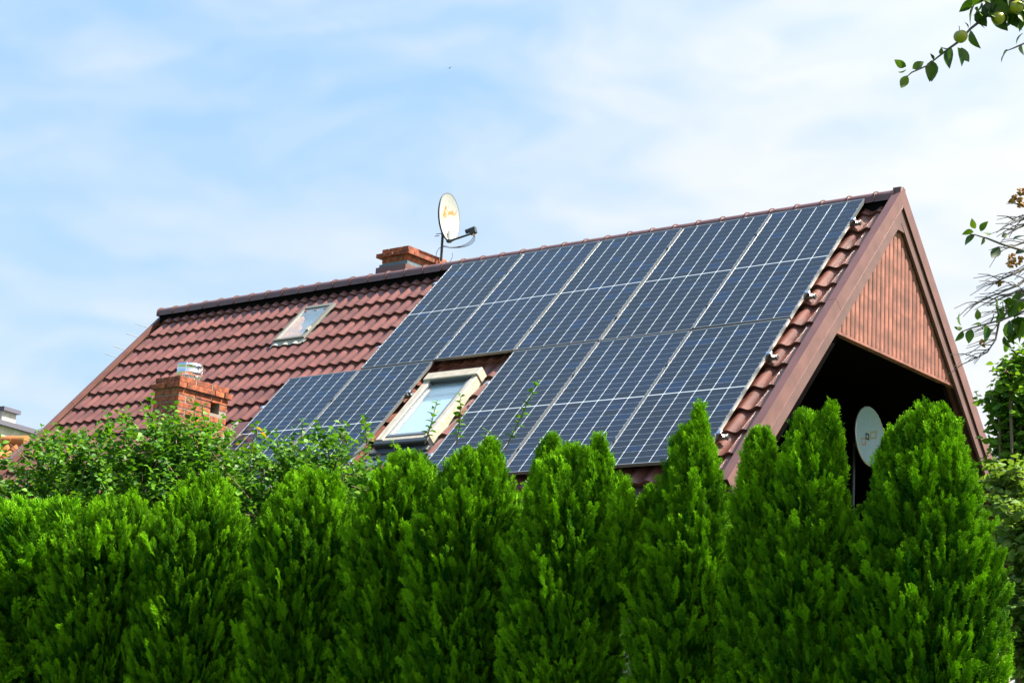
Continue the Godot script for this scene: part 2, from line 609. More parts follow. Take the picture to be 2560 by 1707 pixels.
func gable(house: Node3D):
	var k := tan(PITCH)
	# boards of the gable front, each with a rounded face
	var clad := holder(house, "gable_cladding")
	var w := 0.0905
	var y0 := 6.0
	for i in range(-17, 17):
		var za := RIDGE_Z + i * w
		var zb := za + w
		var zm := maxf(absf(za - RIDGE_Z), absf(zb - RIDGE_Z))
		if zm > 1.48:
			continue
		var s := begin()
		var prof := [Vector2(0.004, 0.0), Vector2(0.008, 0.012), Vector2(0.016, 0.018), Vector2(0.060, 0.020), Vector2(0.074, 0.014), Vector2(0.084, 0.003)]
		s.set_smooth_group(-1)
		for j in prof.size() - 1:
			var a: Vector2 = prof[j]
			var b: Vector2 = prof[j + 1]
			var z1 := za + a.x
			var z2 := za + b.x
			var yt1 := 7.80 - absf(z1 - RIDGE_Z) * k - 0.17
			var yt2 := 7.80 - absf(z2 - RIDGE_Z) * k - 0.17
			quad(s, Vector3(0.325 + b.y, y0, z2), Vector3(0.325 + a.y, y0, z1), Vector3(0.325 + a.y, maxf(yt1, y0), z1), Vector3(0.325 + b.y, maxf(yt2, y0), z2))
		part(clad, "board", done(s), M["board%d" % ([0, 2, 1, 0, 2, 3, 0, 2][(i + 40) % 8])])
	var s4 := begin()
	prism(s4, [Vector2(-1.42, 6.0), Vector2(1.42, 6.0), Vector2(0.0, 7.57)], 0.285, 0.327, Transform3D(Basis(Vector3(0, 0, -1), Vector3(0, 1, 0), Vector3(1, 0, 0)), Vector3(0, 0, RIDGE_Z)))
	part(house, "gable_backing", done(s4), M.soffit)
	part(house, "gable_bottom_trim", box_mesh(Vector3(0.28, 5.975, RIDGE_Z - 1.47), Vector3(0.352, 6.0, RIDGE_Z + 1.47)), M.board1)
	# ceiling boards of the balcony
	var ceil := holder(house, "balcony_ceiling")
	for i in 17:
		var x1 := 0.278 - i * 0.102
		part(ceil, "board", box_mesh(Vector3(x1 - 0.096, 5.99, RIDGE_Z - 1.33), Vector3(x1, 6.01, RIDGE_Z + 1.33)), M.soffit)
	var bw := begin()
	prism(bw, [Vector2(-3.25, 3.5), Vector2(3.25, 3.5), Vector2(1.15, 6.08), Vector2(-1.15, 6.08)], -1.6, -1.45, Transform3D(Basis(Vector3(0, 0, -1), Vector3(0, 1, 0), Vector3(1, 0, 0)), Vector3(0, 0, RIDGE_Z)))
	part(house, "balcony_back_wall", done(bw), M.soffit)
	part(house, "balcony_floor", box_mesh(Vector3(-1.45, 3.4, RIDGE_Z - 3.3), Vector3(0.33, 3.58, RIDGE_Z + 3.3)), M.under)
	for side in [1.0, -1.0]:
		var s := begin()
		var poly := [Vector2(RIDGE_Z + side * 1.20, 6.03), Vector2(RIDGE_Z + side * 3.40, 3.58), Vector2(RIDGE_Z + side * 3.30, 3.58), Vector2(RIDGE_Z + side * 1.10, 6.03)]
		if side > 0:
			poly.reverse()
		prism(s, poly, -1.45, 0.30, Transform3D(Basis(Vector3(0, 0, 1), Vector3(0, 1, 0), Vector3(-1, 0, 0)), Vector3(-1.15, 0, 0)))
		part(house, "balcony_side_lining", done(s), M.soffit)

func walls(house: Node3D):
	var s := begin()
	box(s, Vector3(-11.0, 0, RIDGE_Z - 3.0), Vector3(-1.6, 3.9, RIDGE_Z + 3.0))
	box(s, Vector3(-1.6, 0, RIDGE_Z - 3.0), Vector3(0.30, 3.4, RIDGE_Z + 3.0))
	part(house, "wall", done(s), M.plaster)
	s = begin()
	prism(s, [Vector2(-3.0, 3.9), Vector2(3.0, 3.9), Vector2(0.4, 6.95), Vector2(-0.4, 6.95)], -11.0, -10.8, Transform3D(Basis(Vector3(0, 0, -1), Vector3(0, 1, 0), Vector3(1, 0, 0)), Vector3(0, 0, RIDGE_Z)))
	part(house, "wall", done(s), M.plaster)
	for side in [1.0, -1.0]:
		s = begin()
		var z: float = RIDGE_Z + side * 3.40
		var pts := []
		for i in 9:
			var a := PI * i / 8.0
			pts.append(Vector2(cos(a) * 0.065, -sin(a) * 0.065))
		for i in 8:
			var a: Vector2 = pts[i]
			var b: Vector2 = pts[i + 1]
			quad(s, Vector3(-11.3, 3.98 + a.y, z + a.x), Vector3(-11.3, 3.98 + b.y, z + b.x), Vector3(0.3, 3.98 + b.y, z + b.x), Vector3(0.3, 3.98 + a.y, z + a.x))
		part(house, "gutter", done(s), M.tile_edge)

# the small hatch window, high on the slope
func hatch(house: Node3D):
	var w := holder(house, "roof_hatch", Transform3D(roof_basis, roof_at))
	var xa := -8.09
	var xb := -7.56
	var t0 := 0.39
	var t1 := 1.15
	var s := begin()
	for b in [[xa, xa + 0.03, t0, t1], [xb - 0.03, xb, t0, t1], [xa + 0.03, xb - 0.03, t0, t0 + 0.03], [xa + 0.03, xb - 0.03, t1 - 0.03, t1]]:
		box(s, Vector3(b[0], -0.165, b[2]), Vector3(b[1], -0.101, b[3]))
	part(w, "curb", done(s), M.window_dark)
	s = begin()
	for b in [[xa - 0.012, xa + 0.026, t0, t1 + 0.012], [xb - 0.05, xb + 0.012, t0, t1 + 0.012], [xa + 0.026, xb - 0.05, t0 - 0.01, t0 + 0.04], [xa + 0.026, xb - 0.05, t1 - 0.022, t1 + 0.012]]:
		box(s, Vector3(b[0], -0.099, b[2]), Vector3(b[1], -0.070, b[3]))
	part(w, "sash", done(s), M.hatch_frame)
	part(w, "hinge", box_mesh(Vector3(xb - 0.04, -0.069, t1 - 0.20), Vector3(xb + 0.005, -0.048, t1 - 0.12)), M.pale_lead)
	part(w, "pane", box_mesh(Vector3(xa + 0.027, -0.088, t0 + 0.041), Vector3(xb - 0.051, -0.082, t1 - 0.023)), M.glass)
	s = begin()
	box(s, Vector3(xa + 0.031, -0.163, t0 + 0.20), Vector3(xa + 0.10, -0.092, t1 - 0.06))
	box(s, Vector3(xa + 0.101, -0.163, t1 - 0.36), Vector3(xa + 0.20, -0.10, t1 - 0.131))
	box(s, Vector3(xa + 0.101, -0.163, t1 - 0.13), Vector3(xb - 0.06, -0.092, t1 - 0.055))
	part(w, "pine_lining", done(s), M.pine)
	part(w, "shaft_floor", box_mesh(Vector3(xa + 0.101, -0.168, t0 + 0.032), Vector3(xb - 0.031, -0.15, t1 - 0.131)), M.lead)
	# dented lead apron below, following the waves
	s = begin()
	s.set_smooth_group(1)
	var n := 30
	for i in n:
		var x0 := lerpf(xa - 0.02, xb + 0.10, float(i) / n)
		var x1 := lerpf(xa - 0.02, xb + 0.10, float(i + 1) / n)
		var h0 := TILE_H + wave(x0 + 11.386) + 0.022
		var h1 := TILE_H + wave(x1 + 11.386) + 0.022
		var z0 := t1 + 0.12 + 0.015 * sin(x0 * 31.0)
		var z1 := t1 + 0.12 + 0.015 * sin(x1 * 31.0)
		quad(s, Vector3(x0, -0.098, t1 + 0.013), Vector3(x0, h0 + 0.01, z0), Vector3(x1, h1 + 0.01, z1), Vector3(x1, -0.098, t1 + 0.013))
	part(w, "apron", done(s), M.pale_lead)

# the large window between the panels
func roof_window(house: Node3D):
	var w := holder(house, "roof_window", Transform3D(roof_basis, roof_at))
	var xa := -4.50
	var xb := -3.73
	var t0 := 2.53
	var t1 := 3.73
	var s := begin()
	soft_box(s, Vector3(xa, -0.16, t0 + 0.02), Vector3(xa + 0.105, -0.012, t1), 0.008)
	soft_box(s, Vector3(xb - 0.075, -0.16, t0 + 0.02), Vector3(xb, -0.012, t1), 0.008)
	soft_box(s, Vector3(xa + 0.105, -0.16, t1 - 0.065), Vector3(xb - 0.075, -0.03, t1 - 0.002), 0.006)
	part(w, "frame", done(s), M.window_frame)
	s = begin()
	soft_box(s, Vector3(xa - 0.01, -0.15, t0 - 0.01), Vector3(xb + 0.012, 0.012, t0 + 0.125), 0.01)
	part(w, "hood", done(s), M.window_frame)
	part(w, "hood_lip", box_mesh(Vector3(xa + 0.107, -0.06, t0 + 0.126), Vector3(xb - 0.077, -0.008, t0 + 0.16)), M.window_dark)
	s = begin()
	for b in [[xa + 0.106, xa + 0.125, t0 + 0.161, t1 - 0.066], [xb - 0.11, xb - 0.076, t0 + 0.161, t1 - 0.066], [xa + 0.125, xb - 0.11, t1 - 0.10, t1 - 0.066]]:
		box(s, Vector3(b[0], -0.07, b[2]), Vector3(b[1], -0.022, b[3]))
	part(w, "sash", done(s), M.alu)
	part(w, "pane", box_mesh(Vector3(xa + 0.126, -0.05, t0 + 0.127), Vector3(xb - 0.111, -0.044, t1 - 0.101)), M.glass)
	part(w, "blind", box_mesh(Vector3(xa + 0.108, -0.15, t0 + 0.13), Vector3(xb - 0.08, -0.10, t1 - 0.066)), M.blind)
	part(w, "blind_rail", box_mesh(Vector3(xa + 0.13, -0.098, t0 + 0.30), Vector3(xb - 0.11, -0.085, t0 + 0.325)), M.alu)
	s = begin()
	soft_box(s, Vector3(xa - 0.005, -0.15, t1 + 0.001), Vector3(xb + 0.004, -0.02, t1 + 0.07), 0.012)
	soft_box(s, Vector3(xa - 0.03, -0.155, t1 + 0.071), Vector3(xb + 0.03, -0.075, t1 + 0.16), 0.012)
	part(w, "sill", done(s), M.window_dark)
	s = begin()
	box(s, Vector3(xa - 0.08, -0.118, t1 + 0.161), Vector3(xb + 0.10, -0.10, t1 + 0.34))
	part(w, "apron", done(s), M.lead)
	s = begin()
	box(s, Vector3(xb + 0.014, -0.14, t0), Vector3(xb + 0.07, -0.125, t1 + 0.16))
	box(s, Vector3(xa - 0.07, -0.14, t0), Vector3(xa - 0.014, -0.125, t1 + 0.16))
	part(w, "side_flashing", done(s), M.window_dark)

# rings of bricks round a shaft; steps = outset of each course, from the top down
func bricks(ch: Node3D, x0: float, x1: float, z0: float, z1: float, top: float, outs: Array, pitch: float, holes: Array):
	var unit := begin()
	soft_box(unit, Vector3(-0.5, -0.5, -0.5), Vector3(0.5, 0.5, 0.5), 0.03)
	var bm := done(unit)
	var j := 0.013
	for c in outs.size():
		var o: float = outs[c]
		var y := top - pitch * (c + 0.5)
		var X0 := x0 - o
		var X1 := x1 + o
		var Z0 := z0 - o
		var Z1 := z1 + o
		var even := c % 2 == 0
		var th := 0.115
		for f in 4:
			var along_z := f < 2
			var a := Z0 if along_z else X0
			var b := Z1 if along_z else X1
			var whole := even == along_z
			if not whole:
				a += th + j
				b -= th + j
			var n := maxi(1, int(round((b - a) / 0.262)))
			var cuts := []
			for k in n + 1:
				cuts.append(a + (b - a) * k / n)
			if not whole and n > 1:
				cuts = [a, a + (b - a) * 0.25]
				for k in n - 1:
					cuts.append(a + (b - a) * (0.25 + 0.75 * (k + 1) / (n - 1.0)) - (0.0))
			for k in cuts.size() - 1:
				var p: float = cuts[k] + (j * 0.5 if k > 0 else 0.0)
				var q: float = cuts[k + 1] - (j * 0.5 if k < cuts.size() - 2 else 0.0)
				var lo := Vector3(0, y - pitch / 2 + j / 2, 0)
				var hi := Vector3(0, y + pitch / 2 - j / 2, 0)
				if along_z:
					lo.z = p
					hi.z = q
					lo.x = X1 - th if f == 0 else X0
					hi.x = X1 if f == 0 else X0 + th
				else:
					lo.x = p
					hi.x = q
					lo.z = Z1 - th if f == 2 else Z0
					hi.z = Z1 if f == 2 else Z0 + th
				var mid := (lo + hi) / 2
				var skip := false
				for h in holes:
					if h[0] == f and h[1] == c and p < h[3] and q > h[2]:
						skip = true
				if skip:
					continue
				var sz := hi - lo
				var jog := Vector3(rng.randf_range(-0.002, 0.002), 0, rng.randf_range(-0.002, 0.002))
				part(ch, "brick", bm, M["brick%d" % (rng.randi() % 5)], Transform3D(Basis.from_scale(sz), mid + jog))

func chimney_front(house: Node3D):
	var x0 := -7.725
	var x1 := -7.289
	var z0 := 2.13
	var z1 := 2.90
	var top := 5.872
	var s := begin()
	box(s, Vector3(x0 + 0.006, 4.0, z0 + 0.006), Vector3(x1 - 0.006, 5.52, z1 - 0.006))
	box(s, Vector3(x0 + 0.006, 5.52, z0 + 0.28), Vector3(x1 - 0.006, 5.66, z1 - 0.006))
	box(s, Vector3(x0 + 0.006, 5.52, z0 + 0.006), Vector3(x1 - 0.006, 5.66, z0 + 0.12))
	box(s, Vector3(x0 + 0.006, 5.66, z0 + 0.006), Vector3(x1 - 0.006, top - 0.012, z1 - 0.006))
	var ch := part(house, "chimney", done(s), M.mortar)
	var outs := [0.0, 0.034]
	for i in 14:
		outs.append(0.0)
	bricks(ch, x0, x1, z0, z1, top, outs, 0.0765, [[0, 3, z0 + 0.14, z0 + 0.22], [0, 4, z0 + 0.14, z0 + 0.22]])
	# steel flue cowl
	var c := Vector3(-7.585, 0, 2.51)
	s = begin()
	tube(s, [c + Vector3(0, top - 0.02, 0), c + Vector3(0, top + 0.10, 0)], [0.075, 0.075], 20)
	for k in 4:
		var a := TAU * k / 4.0 + 0.5
		tube(s, [c + Vector3(cos(a) * 0.11, top - 0.01, sin(a) * 0.11), c + Vector3(cos(a) * 0.13, top + 0.09, sin(a) * 0.13)], [0.008, 0.008], 5)
	part(house, "flue_pipe", done(s), M.steel)
	s = begin()
	var y := top + 0.075
	lathe(s, [Vector2(0.148, y), Vector2(0.154, y + 0.004), Vector2(0.154, y + 0.035), Vector2(0.158, y + 0.040), Vector2(0.158, y + 0.046), Vector2(0.154, y + 0.051), Vector2(0.154, y + 0.118), Vector2(0.158, y + 0.122), Vector2(0.158, y + 0.128), Vector2(0.154, y + 0.132), Vector2(0.152, y + 0.152), Vector2(0.144, y + 0.154), Vector2(0.144, y + 0.004), Vector2(0.148, y)], 40, Transform3D(Basis(), Vector3(c.x, 0, c.z)))
	box(s, Vector3(-0.006, y + 0.005, 0.152), Vector3(0.006, y + 0.15, 0.162), Transform3D(Basis(Vector3.UP, 0.55), Vector3(c.x, 0, c.z)))
	for k in 6:
		var a := k * 1.05
		lathe(s, [Vector2(0.0, 0.006), Vector2(0.004, 0.005), Vector2(0.006, 0.0)], 6, Transform3D(Basis(Vector3.UP, a) * Basis(Vector3.RIGHT, PI / 2), Vector3(c.x, y + 0.07, c.z) + Basis(Vector3.UP, a) * Vector3(0, 0, 0.154)))
	part(house, "flue_cowl", done(s), M.steel)
	# brown flashing strip with a pale edge beside the chimney
	s = begin()
	box(s, Vector3(-7.28, -0.13, 3.0), Vector3(-7.05, -0.085, 4.6), Transform3D(roof_basis, roof_at))
	part(house, "chimney_flashing", done(s), M.tile_edge)
	s = begin()
	box(s, Vector3(-7.30, -0.084, 3.0), Vector3(-7.262, -0.072, 4.6), Transform3D(roof_basis, roof_at))
	part(house, "flashing_edge", done(s), M.pale_lead)

func chimney_rear(house: Node3D):
	var x1 := -6.93
	var x0 := x1 - 0.47
	var z1 := -0.45
	var z0 := -1.24
	var top := 8.306
	var s := begin()
	box(s, Vector3(x0 + 0.010, 6.2, z0 + 0.010), Vector3(x1 - 0.010, top - 0.01, z1 - 0.010))
	var ch := part(house, "chimney", done(s), M.mortar)
	var outs := [0.0, 0.055, -0.004, -0.004]
	for i in 8:
		outs.append(-0.004)
	bricks(ch, x0, x1, z0, z1, top, outs, 0.068, [])
	s = begin()
	box(s, Vector3(x0 - 0.02, 8.04, z0 - 0.02), Vector3(x1 + 0.012, 8.085, z1 + 0.014))
	part(house, "chimney_flashing", done(s), M.lead)
	s = begin()
	box(s, Vector3(x0 - 0.045, 7.6, z0 - 0.045), Vector3(x1 + 0.02, 8.038, z1 + 0.05))
	part(house, "chimney_flashing", done(s), M.tile_edge)

# ---------------------------------------------------------------- neighbours on the left

func make_far_houses():
	# orange tiled roof; its ridge runs across, its slope faces the garden
	var h := thing("neighbour_house", "neighbour house with an orange clay tile roof at the far left", "house", Vector3(-26, 0, -8))
	var ridge := Vector3(-22.55, 7.66, -6.2)
	var ang := 0.66
	var dirx := Vector3(0.945, 0.0, -0.327)
	var down := Vector3(0.327, 0, 0.945)
	var b := Basis(dirx, (Vector3.UP * cos(ang) + down * sin(ang)), (-Vector3.UP * sin(ang) + down * cos(ang)))
	var rf := Transform3D(b, ridge - h.position)
	var s := begin()
	box(s, Vector3(-9.0, -0.14, 0.0), Vector3(0.0, -0.05, 4.6))
	var roof := part(h, "roof", done(s), M.clay1, rf)
	s = begin()
	s.set_smooth_group(1)
	var n := 8
	var w := 0.215
	var l := 0.36
	for i in n:
		var xa := w * i / n
		var xb := w * (i + 1) / n
		var ya := 0.035 * sin(TAU * i / n)
		var yb := 0.035 * sin(TAU * (i + 1) / n)
		quad(s, Vector3(xa, ya, 0), Vector3(xa, ya + 0.035, l), Vector3(xb, yb + 0.035, l), Vector3(xb, yb, 0))
		quad(s, Vector3(xa, ya + 0.035, l), Vector3(xa, ya - 0.01, l), Vector3(xb, yb - 0.01, l), Vector3(xb, yb + 0.035, l))
	var tm := done(s)
	var rest := []
	for c in 30:
		for r in 12:
			var t := Transform3D(Basis(), Vector3(-w * (c + 1), 0, 0.03 + 0.34 * r))
			if c < 9 and r < 9:
				part(roof, "tile", tm, M["clay%d" % (rng.randi() % 3)], t)
			else:
				rest.append(t)
	copies(roof, "tile_field", tm, M.clay0, rest)
	for k in 14:
		s = begin()
		var x := -0.33 * k
		tube(s, [Vector3(x, 0.03, -0.01), Vector3(x - 0.34, 0.03, -0.01)], [0.13, 0.115], 12)
		part(h, "ridge_tile", done(s), M["clay%d" % (k % 3)], rf)
	s = begin()
	box(s, Vector3(0.0, -0.20, 0.0), Vector3(0.10, 0.06, 4.6))
	part(h, "verge_board", done(s), M.fascia, rf)
	var bt := Basis(dirx, Vector3.UP, dirx.cross(Vector3.UP))
	s = begin()
	box(s, Vector3(-8.6, 0, -3.2), Vector3(-0.3, 5.0, 3.2))
	prism(s, [Vector2(-3.2, 5.0), Vector2(3.2, 5.0), Vector2(0.0, 7.5)], -8.6, -0.3, Transform3D(Basis(Vector3(0, 0, -1), Vector3(0, 1, 0), Vector3(1, 0, 0)), Vector3.ZERO))
	part(h, "wall", done(s), M.plaster, Transform3D(bt, Vector3(ridge.x, 0, ridge.z) - h.position))
	s = begin()
	var back := Basis(-dirx, (Vector3.UP * cos(ang) - down * sin(ang)), (-Vector3.UP * sin(ang) - down * cos(ang)))
	box(s, Vector3(0.0, -0.14, 0.0), Vector3(9.0, 0.0, 4.6))
	part(h, "rear_roof", done(s), M.clay1, Transform3D(back, ridge - h.position))
	# white house with a dark flat eave, farther off
	var c0 := Vector3(-50.20, 0, -24.63)
	var o := thing("white_house", "white house with a dark flat eave and small windows beyond the orange roof", "house", c0)
	var hb := Basis(Vector3.UP, deg_to_rad(12.0))
	var hf := Transform3D(hb, Vector3.ZERO)
	part(o, "wall", box_mesh(Vector3(-9.0, 0, -7.0), Vector3(-0.22, 13.55, 0.15)), M.white_wall, hf)
	part(o, "roof", box_mesh(Vector3(-9.5, 13.55, -7.6), Vector3(0.0, 13.74, 0.35)), M.dark_eave, hf)
	for k in 2:
		var x := -0.75 - 0.42 * k
		var fr := part(o, "window", box_mesh(Vector3(x - 0.13, 12.95, 0.15), Vector3(x + 0.13, 13.48, 0.18)), M.dark_eave, hf)
		part(fr, "pane", box_mesh(Vector3(x - 0.10, 12.98, 0.181), Vector3(x + 0.10, 13.45, 0.19)), M.dark_pane)
	part(o, "chimney", box_mesh(Vector3(-2.4, 13.83, -3.0), Vector3(-1.60, 14.5, -2.2)), M.white_wall, hf)
	part(o, "chimney_cap", box_mesh(Vector3(-2.5, 14.501, -3.1), Vector3(-1.45, 14.66, -2.1)), M.dark_eave, hf)
	# a thin wire between the houses
	s = begin()
	var wire := []
	var rad := []
	var wa := Vector3(-26.5, 6.1, 0.9)
	var wb := Vector3(-11.4, 6.1, -0.6)
	for i in 13:
		var f := i / 12.0
		wire.append(wa.lerp(wb, f) + Vector3(0, -0.35 * 4 * f * (1 - f), 0))
		rad.append(0.012)
	tube(s, wire, rad, 5)
	tag(part(self, "overhead_cable", done(s), M.cable), "thin dark cable sagging between the houses at the far left", "cable")

# ---------------------------------------------------------------- solar panels

func make_solar():
	var W := 1.134
	var H := 2.233
	var proto := Node3D.new()
	var s := begin()
	var f := 0.011
	for b in [[0, f, 0, H], [W - f, W, 0, H], [f, W - f, 0, f], [f, W - f, H - f, H]]:
		box(s, Vector3(b[0], -0.035, b[2]), Vector3(b[1], 0.0, b[3]))
	var frame := done(s)
	var sheet := box_mesh(Vector3(f, -0.030, f), Vector3(W - f, -0.0045, H - f))
	var gx := 0.0095
	var gz := 0.0068
	var cw := (W - 2 * f - 0.012 - 5 * gx) / 6.0
	var chh := (H - 2 * f - 0.014 - 0.017 - 22 * gz) / 24.0
	s = begin()
	var c := 0.006
	var oct := [Vector3(c, 0, 0), Vector3(0, 0, c), Vector3(0, 0, chh - c), Vector3(c, 0, chh), Vector3(cw - c, 0, chh), Vector3(cw, 0, chh - c), Vector3(cw, 0, c), Vector3(cw - c, 0, 0)]
	for i in range(1, 7):
		tri(s, oct[0], oct[i], oct[i + 1])
	for i in 8:
		var a: Vector3 = oct[i]
		var b: Vector3 = oct[(i + 1) % 8]
		quad(s, a, a + Vector3(0, -0.0012, 0), b + Vector3(0, -0.0012, 0), b)
	var cell := done(s)
	part(proto, "frame", frame, M.alu)
	part(proto, "backsheet", sheet, M.backsheet)
	for r in 24:
		for k in 6:
			var z := f + 0.007 + r * (chh + gz) + (0.017 - gz if r >= 12 else 0.0)
			part(proto, "cell", cell, M.cell0, Transform3D(Basis(), Vector3(f + 0.006 + k * (cw + gx), -0.003, z)))
	var layout := []
	var upper := ["next to the gable verge", "second from the gable", "middle one of five", "fourth from the gable, above the roof window", "farthest from the gable, beside bare tiles below the ridge"]
	for i in 5:
		layout.append([-1.154 * (i + 1) + 0.02, 0.0, "solar panel of the upper row, " + upper[i]])
	var lower := ["next to the gable verge", "second from the gable", "just right of the roof window", "", "just left of the roof window", "standing out alone beyond the upper row"]
	for i in 6:
		if i != 3:
			layout.append([-1.154 * (i + 1) + 0.02, 2.263, "solar panel of the lower row, " + lower[i]])
	for i in layout.size():
		var q: Array = layout[i]
		var p: Node3D = proto if i == layout.size() - 1 else proto.duplicate()
		p.name = numbered("solar_panel", self)
		add_child(p)
		p.transform = Transform3D(roof_basis * Basis(Vector3.RIGHT, rng.randf_range(-0.0025, 0.0025)) * Basis(Vector3.BACK, rng.randf_range(-0.003, 0.003)), on_roof(q[0], rng.randf_range(-0.003, 0.002), q[1]))
		tag(p, q[2], "solar panel", "solar panels on the roof")
		var base: int = [0, 2, 0, 1, 2, 0, 1, 0, 0, 1][i]
		for ch in p.get_children():
			if String(ch.name).begins_with("cell"):
				var roll := rng.randf()
				ch.material_override = M["cell%d" % (base if roll < 0.8 else (base + 1 + rng.randi() % 3) % 4)]
	# rails, with the clamps that hold the panels
	var rails := [[-5.80, 0.075, 0.42, "upper"], [-5.80, 0.075, 1.80, "upper"], [-3.50, 0.075, 2.85, "right"], [-3.50, 0.075, 4.10, "right"], [-6.96, -4.53, 2.85, "left"], [-6.96, -4.53, 4.10, "left"]]
	var names := ["aluminium rail under the upper panels, nearer the ridge", "aluminium rail under the upper panels, nearer the lower row", "aluminium rail under the lower panels right of the window, upper one", "aluminium rail under the lower panels right of the window, lower one", "aluminium rail under the lower panels left of the window, upper one", "aluminium rail under the lower panels left of the window, lower one"]
	for i in rails.size():
		var q: Array = rails[i]
		var r := thing("mounting_rail", names[i], "rail", Vector3.ZERO, "rails under the solar panels")
		r.transform = Transform3D(roof_basis, on_roof(q[0], 0, q[2]))
		var L: float = q[1] - q[0]
		s = begin()
		box(s, Vector3(0, -0.078, -0.019), Vector3(L, -0.066, 0.019))
		box(s, Vector3(0, -0.066, -0.019), Vector3(L, -0.040, -0.007))
		box(s, Vector3(0, -0.066, 0.007), Vector3(L, -0.040, 0.019))
		part(r, "profile", done(s), M.alu_dull)
		for e in [0.0, 1.0]:
			s = begin()
			var x: float = lerpf(0.03, L - 0.068, e)
			soft_box(s, Vector3(x, -0.040, -0.022), Vector3(x + 0.036, 0.006, 0.022), 0.004)
			box(s, Vector3(x - 0.012, 0.001, -0.022), Vector3(x + 0.030, 0.0065, 0.022))
			lathe(s, [Vector2(0.0, 0.014), Vector2(0.008, 0.013), Vector2(0.009, 0.006)], 8, Transform3D(Basis(), Vector3(x + 0.018, 0.0, 0)))
			part(r, "end_clamp", done(s), M.steel)
			s = begin()
			soft_box(s, Vector3(lerpf(-0.012, L, e), -0.084, -0.024), Vector3(lerpf(0.0, L + 0.012, e), -0.034, 0.024), 0.004)
			part(r, "end_plug", done(s), M.window_dark)
		var n := int(L / 1.154)
		for k in range(1, n):
			var x := (q[0] + 0.0) as float
			var wx := -1.154 * k - 0.0
			if q[3] == "left":
				wx = -5.77
			wx += 0.01
			s = begin()
			soft_box(s, Vector3(wx - x - 0.017, -0.004, -0.025), Vector3(wx - x + 0.017, 0.005, 0.025), 0.002)
			part(r, "mid_clamp", done(s), M.window_dark)
		for k in 3:
			s = begin()
			var hx := lerpf(0.4, L - 0.4, k / 2.0)
			box(s, Vector3(hx - 0.015, -0.14, -0.03), Vector3(hx + 0.015, -0.079, -0.022))
			part(r, "roof_hook", done(s), M.alu_dull)

# ---------------------------------------------------------------- dishes, antenna, bird

func dish_texture(kind: int) -> ImageTexture:
	var n := 256
	var im := Image.create(n, n, false, Image.FORMAT_RGB8)
	var noise := FastNoiseLite.new()
	noise.seed = 40 + kind
	noise.frequency = 0.035
	noise.fractal_octaves = 4
	for y in n:
		for x in n:
			var u := (x + 0.5) / n * 2 - 1      # -1 left .. 1 right seen from the front
			var v := 1 - (y + 0.5) / n * 2      # -1 bottom .. 1 top
			var g := noise.get_noise_2d(x, y)
			var c := Color(0.56, 0.58, 0.57) if kind == 0 else Color(0.50, 0.60, 0.66)
			c = c.darkened(0.05 * clampf(g + 0.3, 0, 1))
			var paint := 0.0
			var ink := Color(0.56, 0.36, 0.08)
			if kind == 0:
				# worn orange print and rust runs
				var a := Vector2((u + 0.30) / 0.36, (v - 0.20 + u * 0.25) / 0.10).length()
				var b := Vector2((u - 0.25) / 0.20, (v - 0.12 + (u - 0.25) * 0.6) / 0.21).length()
				paint = clampf(1.35 - a + g * 1.3, 0, 1) * 0.75
				paint = maxf(paint, clampf(1.4 - b + g * 1.5, 0, 1) * 0.95)
				for rx in [-0.22, 0.04]:
					var run := clampf(1 - absf(u - rx) / 0.10, 0, 1) * clampf((-0.20 - v) * 3.0, 0, 1) * clampf((v + 0.95) * 2.0, 0, 1)
					paint = maxf(paint, 0.28 * run * (0.7 + g))
			else:
				for q in [[-0.42, 0.13, 0.20, Color(0.50, 0.45, 0.20)], [0.28, -0.20, 0.20, Color(0.56, 0.40, 0.20)]]:
					var du := absf(u - q[0])
					var dv := absf(v - q[1] + (u - q[0]) * 0.22)
					var m := maxf(du / q[2], dv / 0.13)
					if m < 1.0 and m > 0.62:
						paint = 0.8
						ink = q[3]
				var du2 := absf(u + 0.03)
				var dv2 := absf(v - 0.02)
				var m2 := maxf(du2 / 0.135, dv2 / 0.115)
				if m2 < 1.0 and m2 > 0.42:
					paint = 1.0
					ink = Color(0.07, 0.10, 0.12)
			c = c.lerp(ink, clampf(paint, 0, 1))
			im.set_pixel(x, y, c)
	return ImageTexture.create_from_image(im)

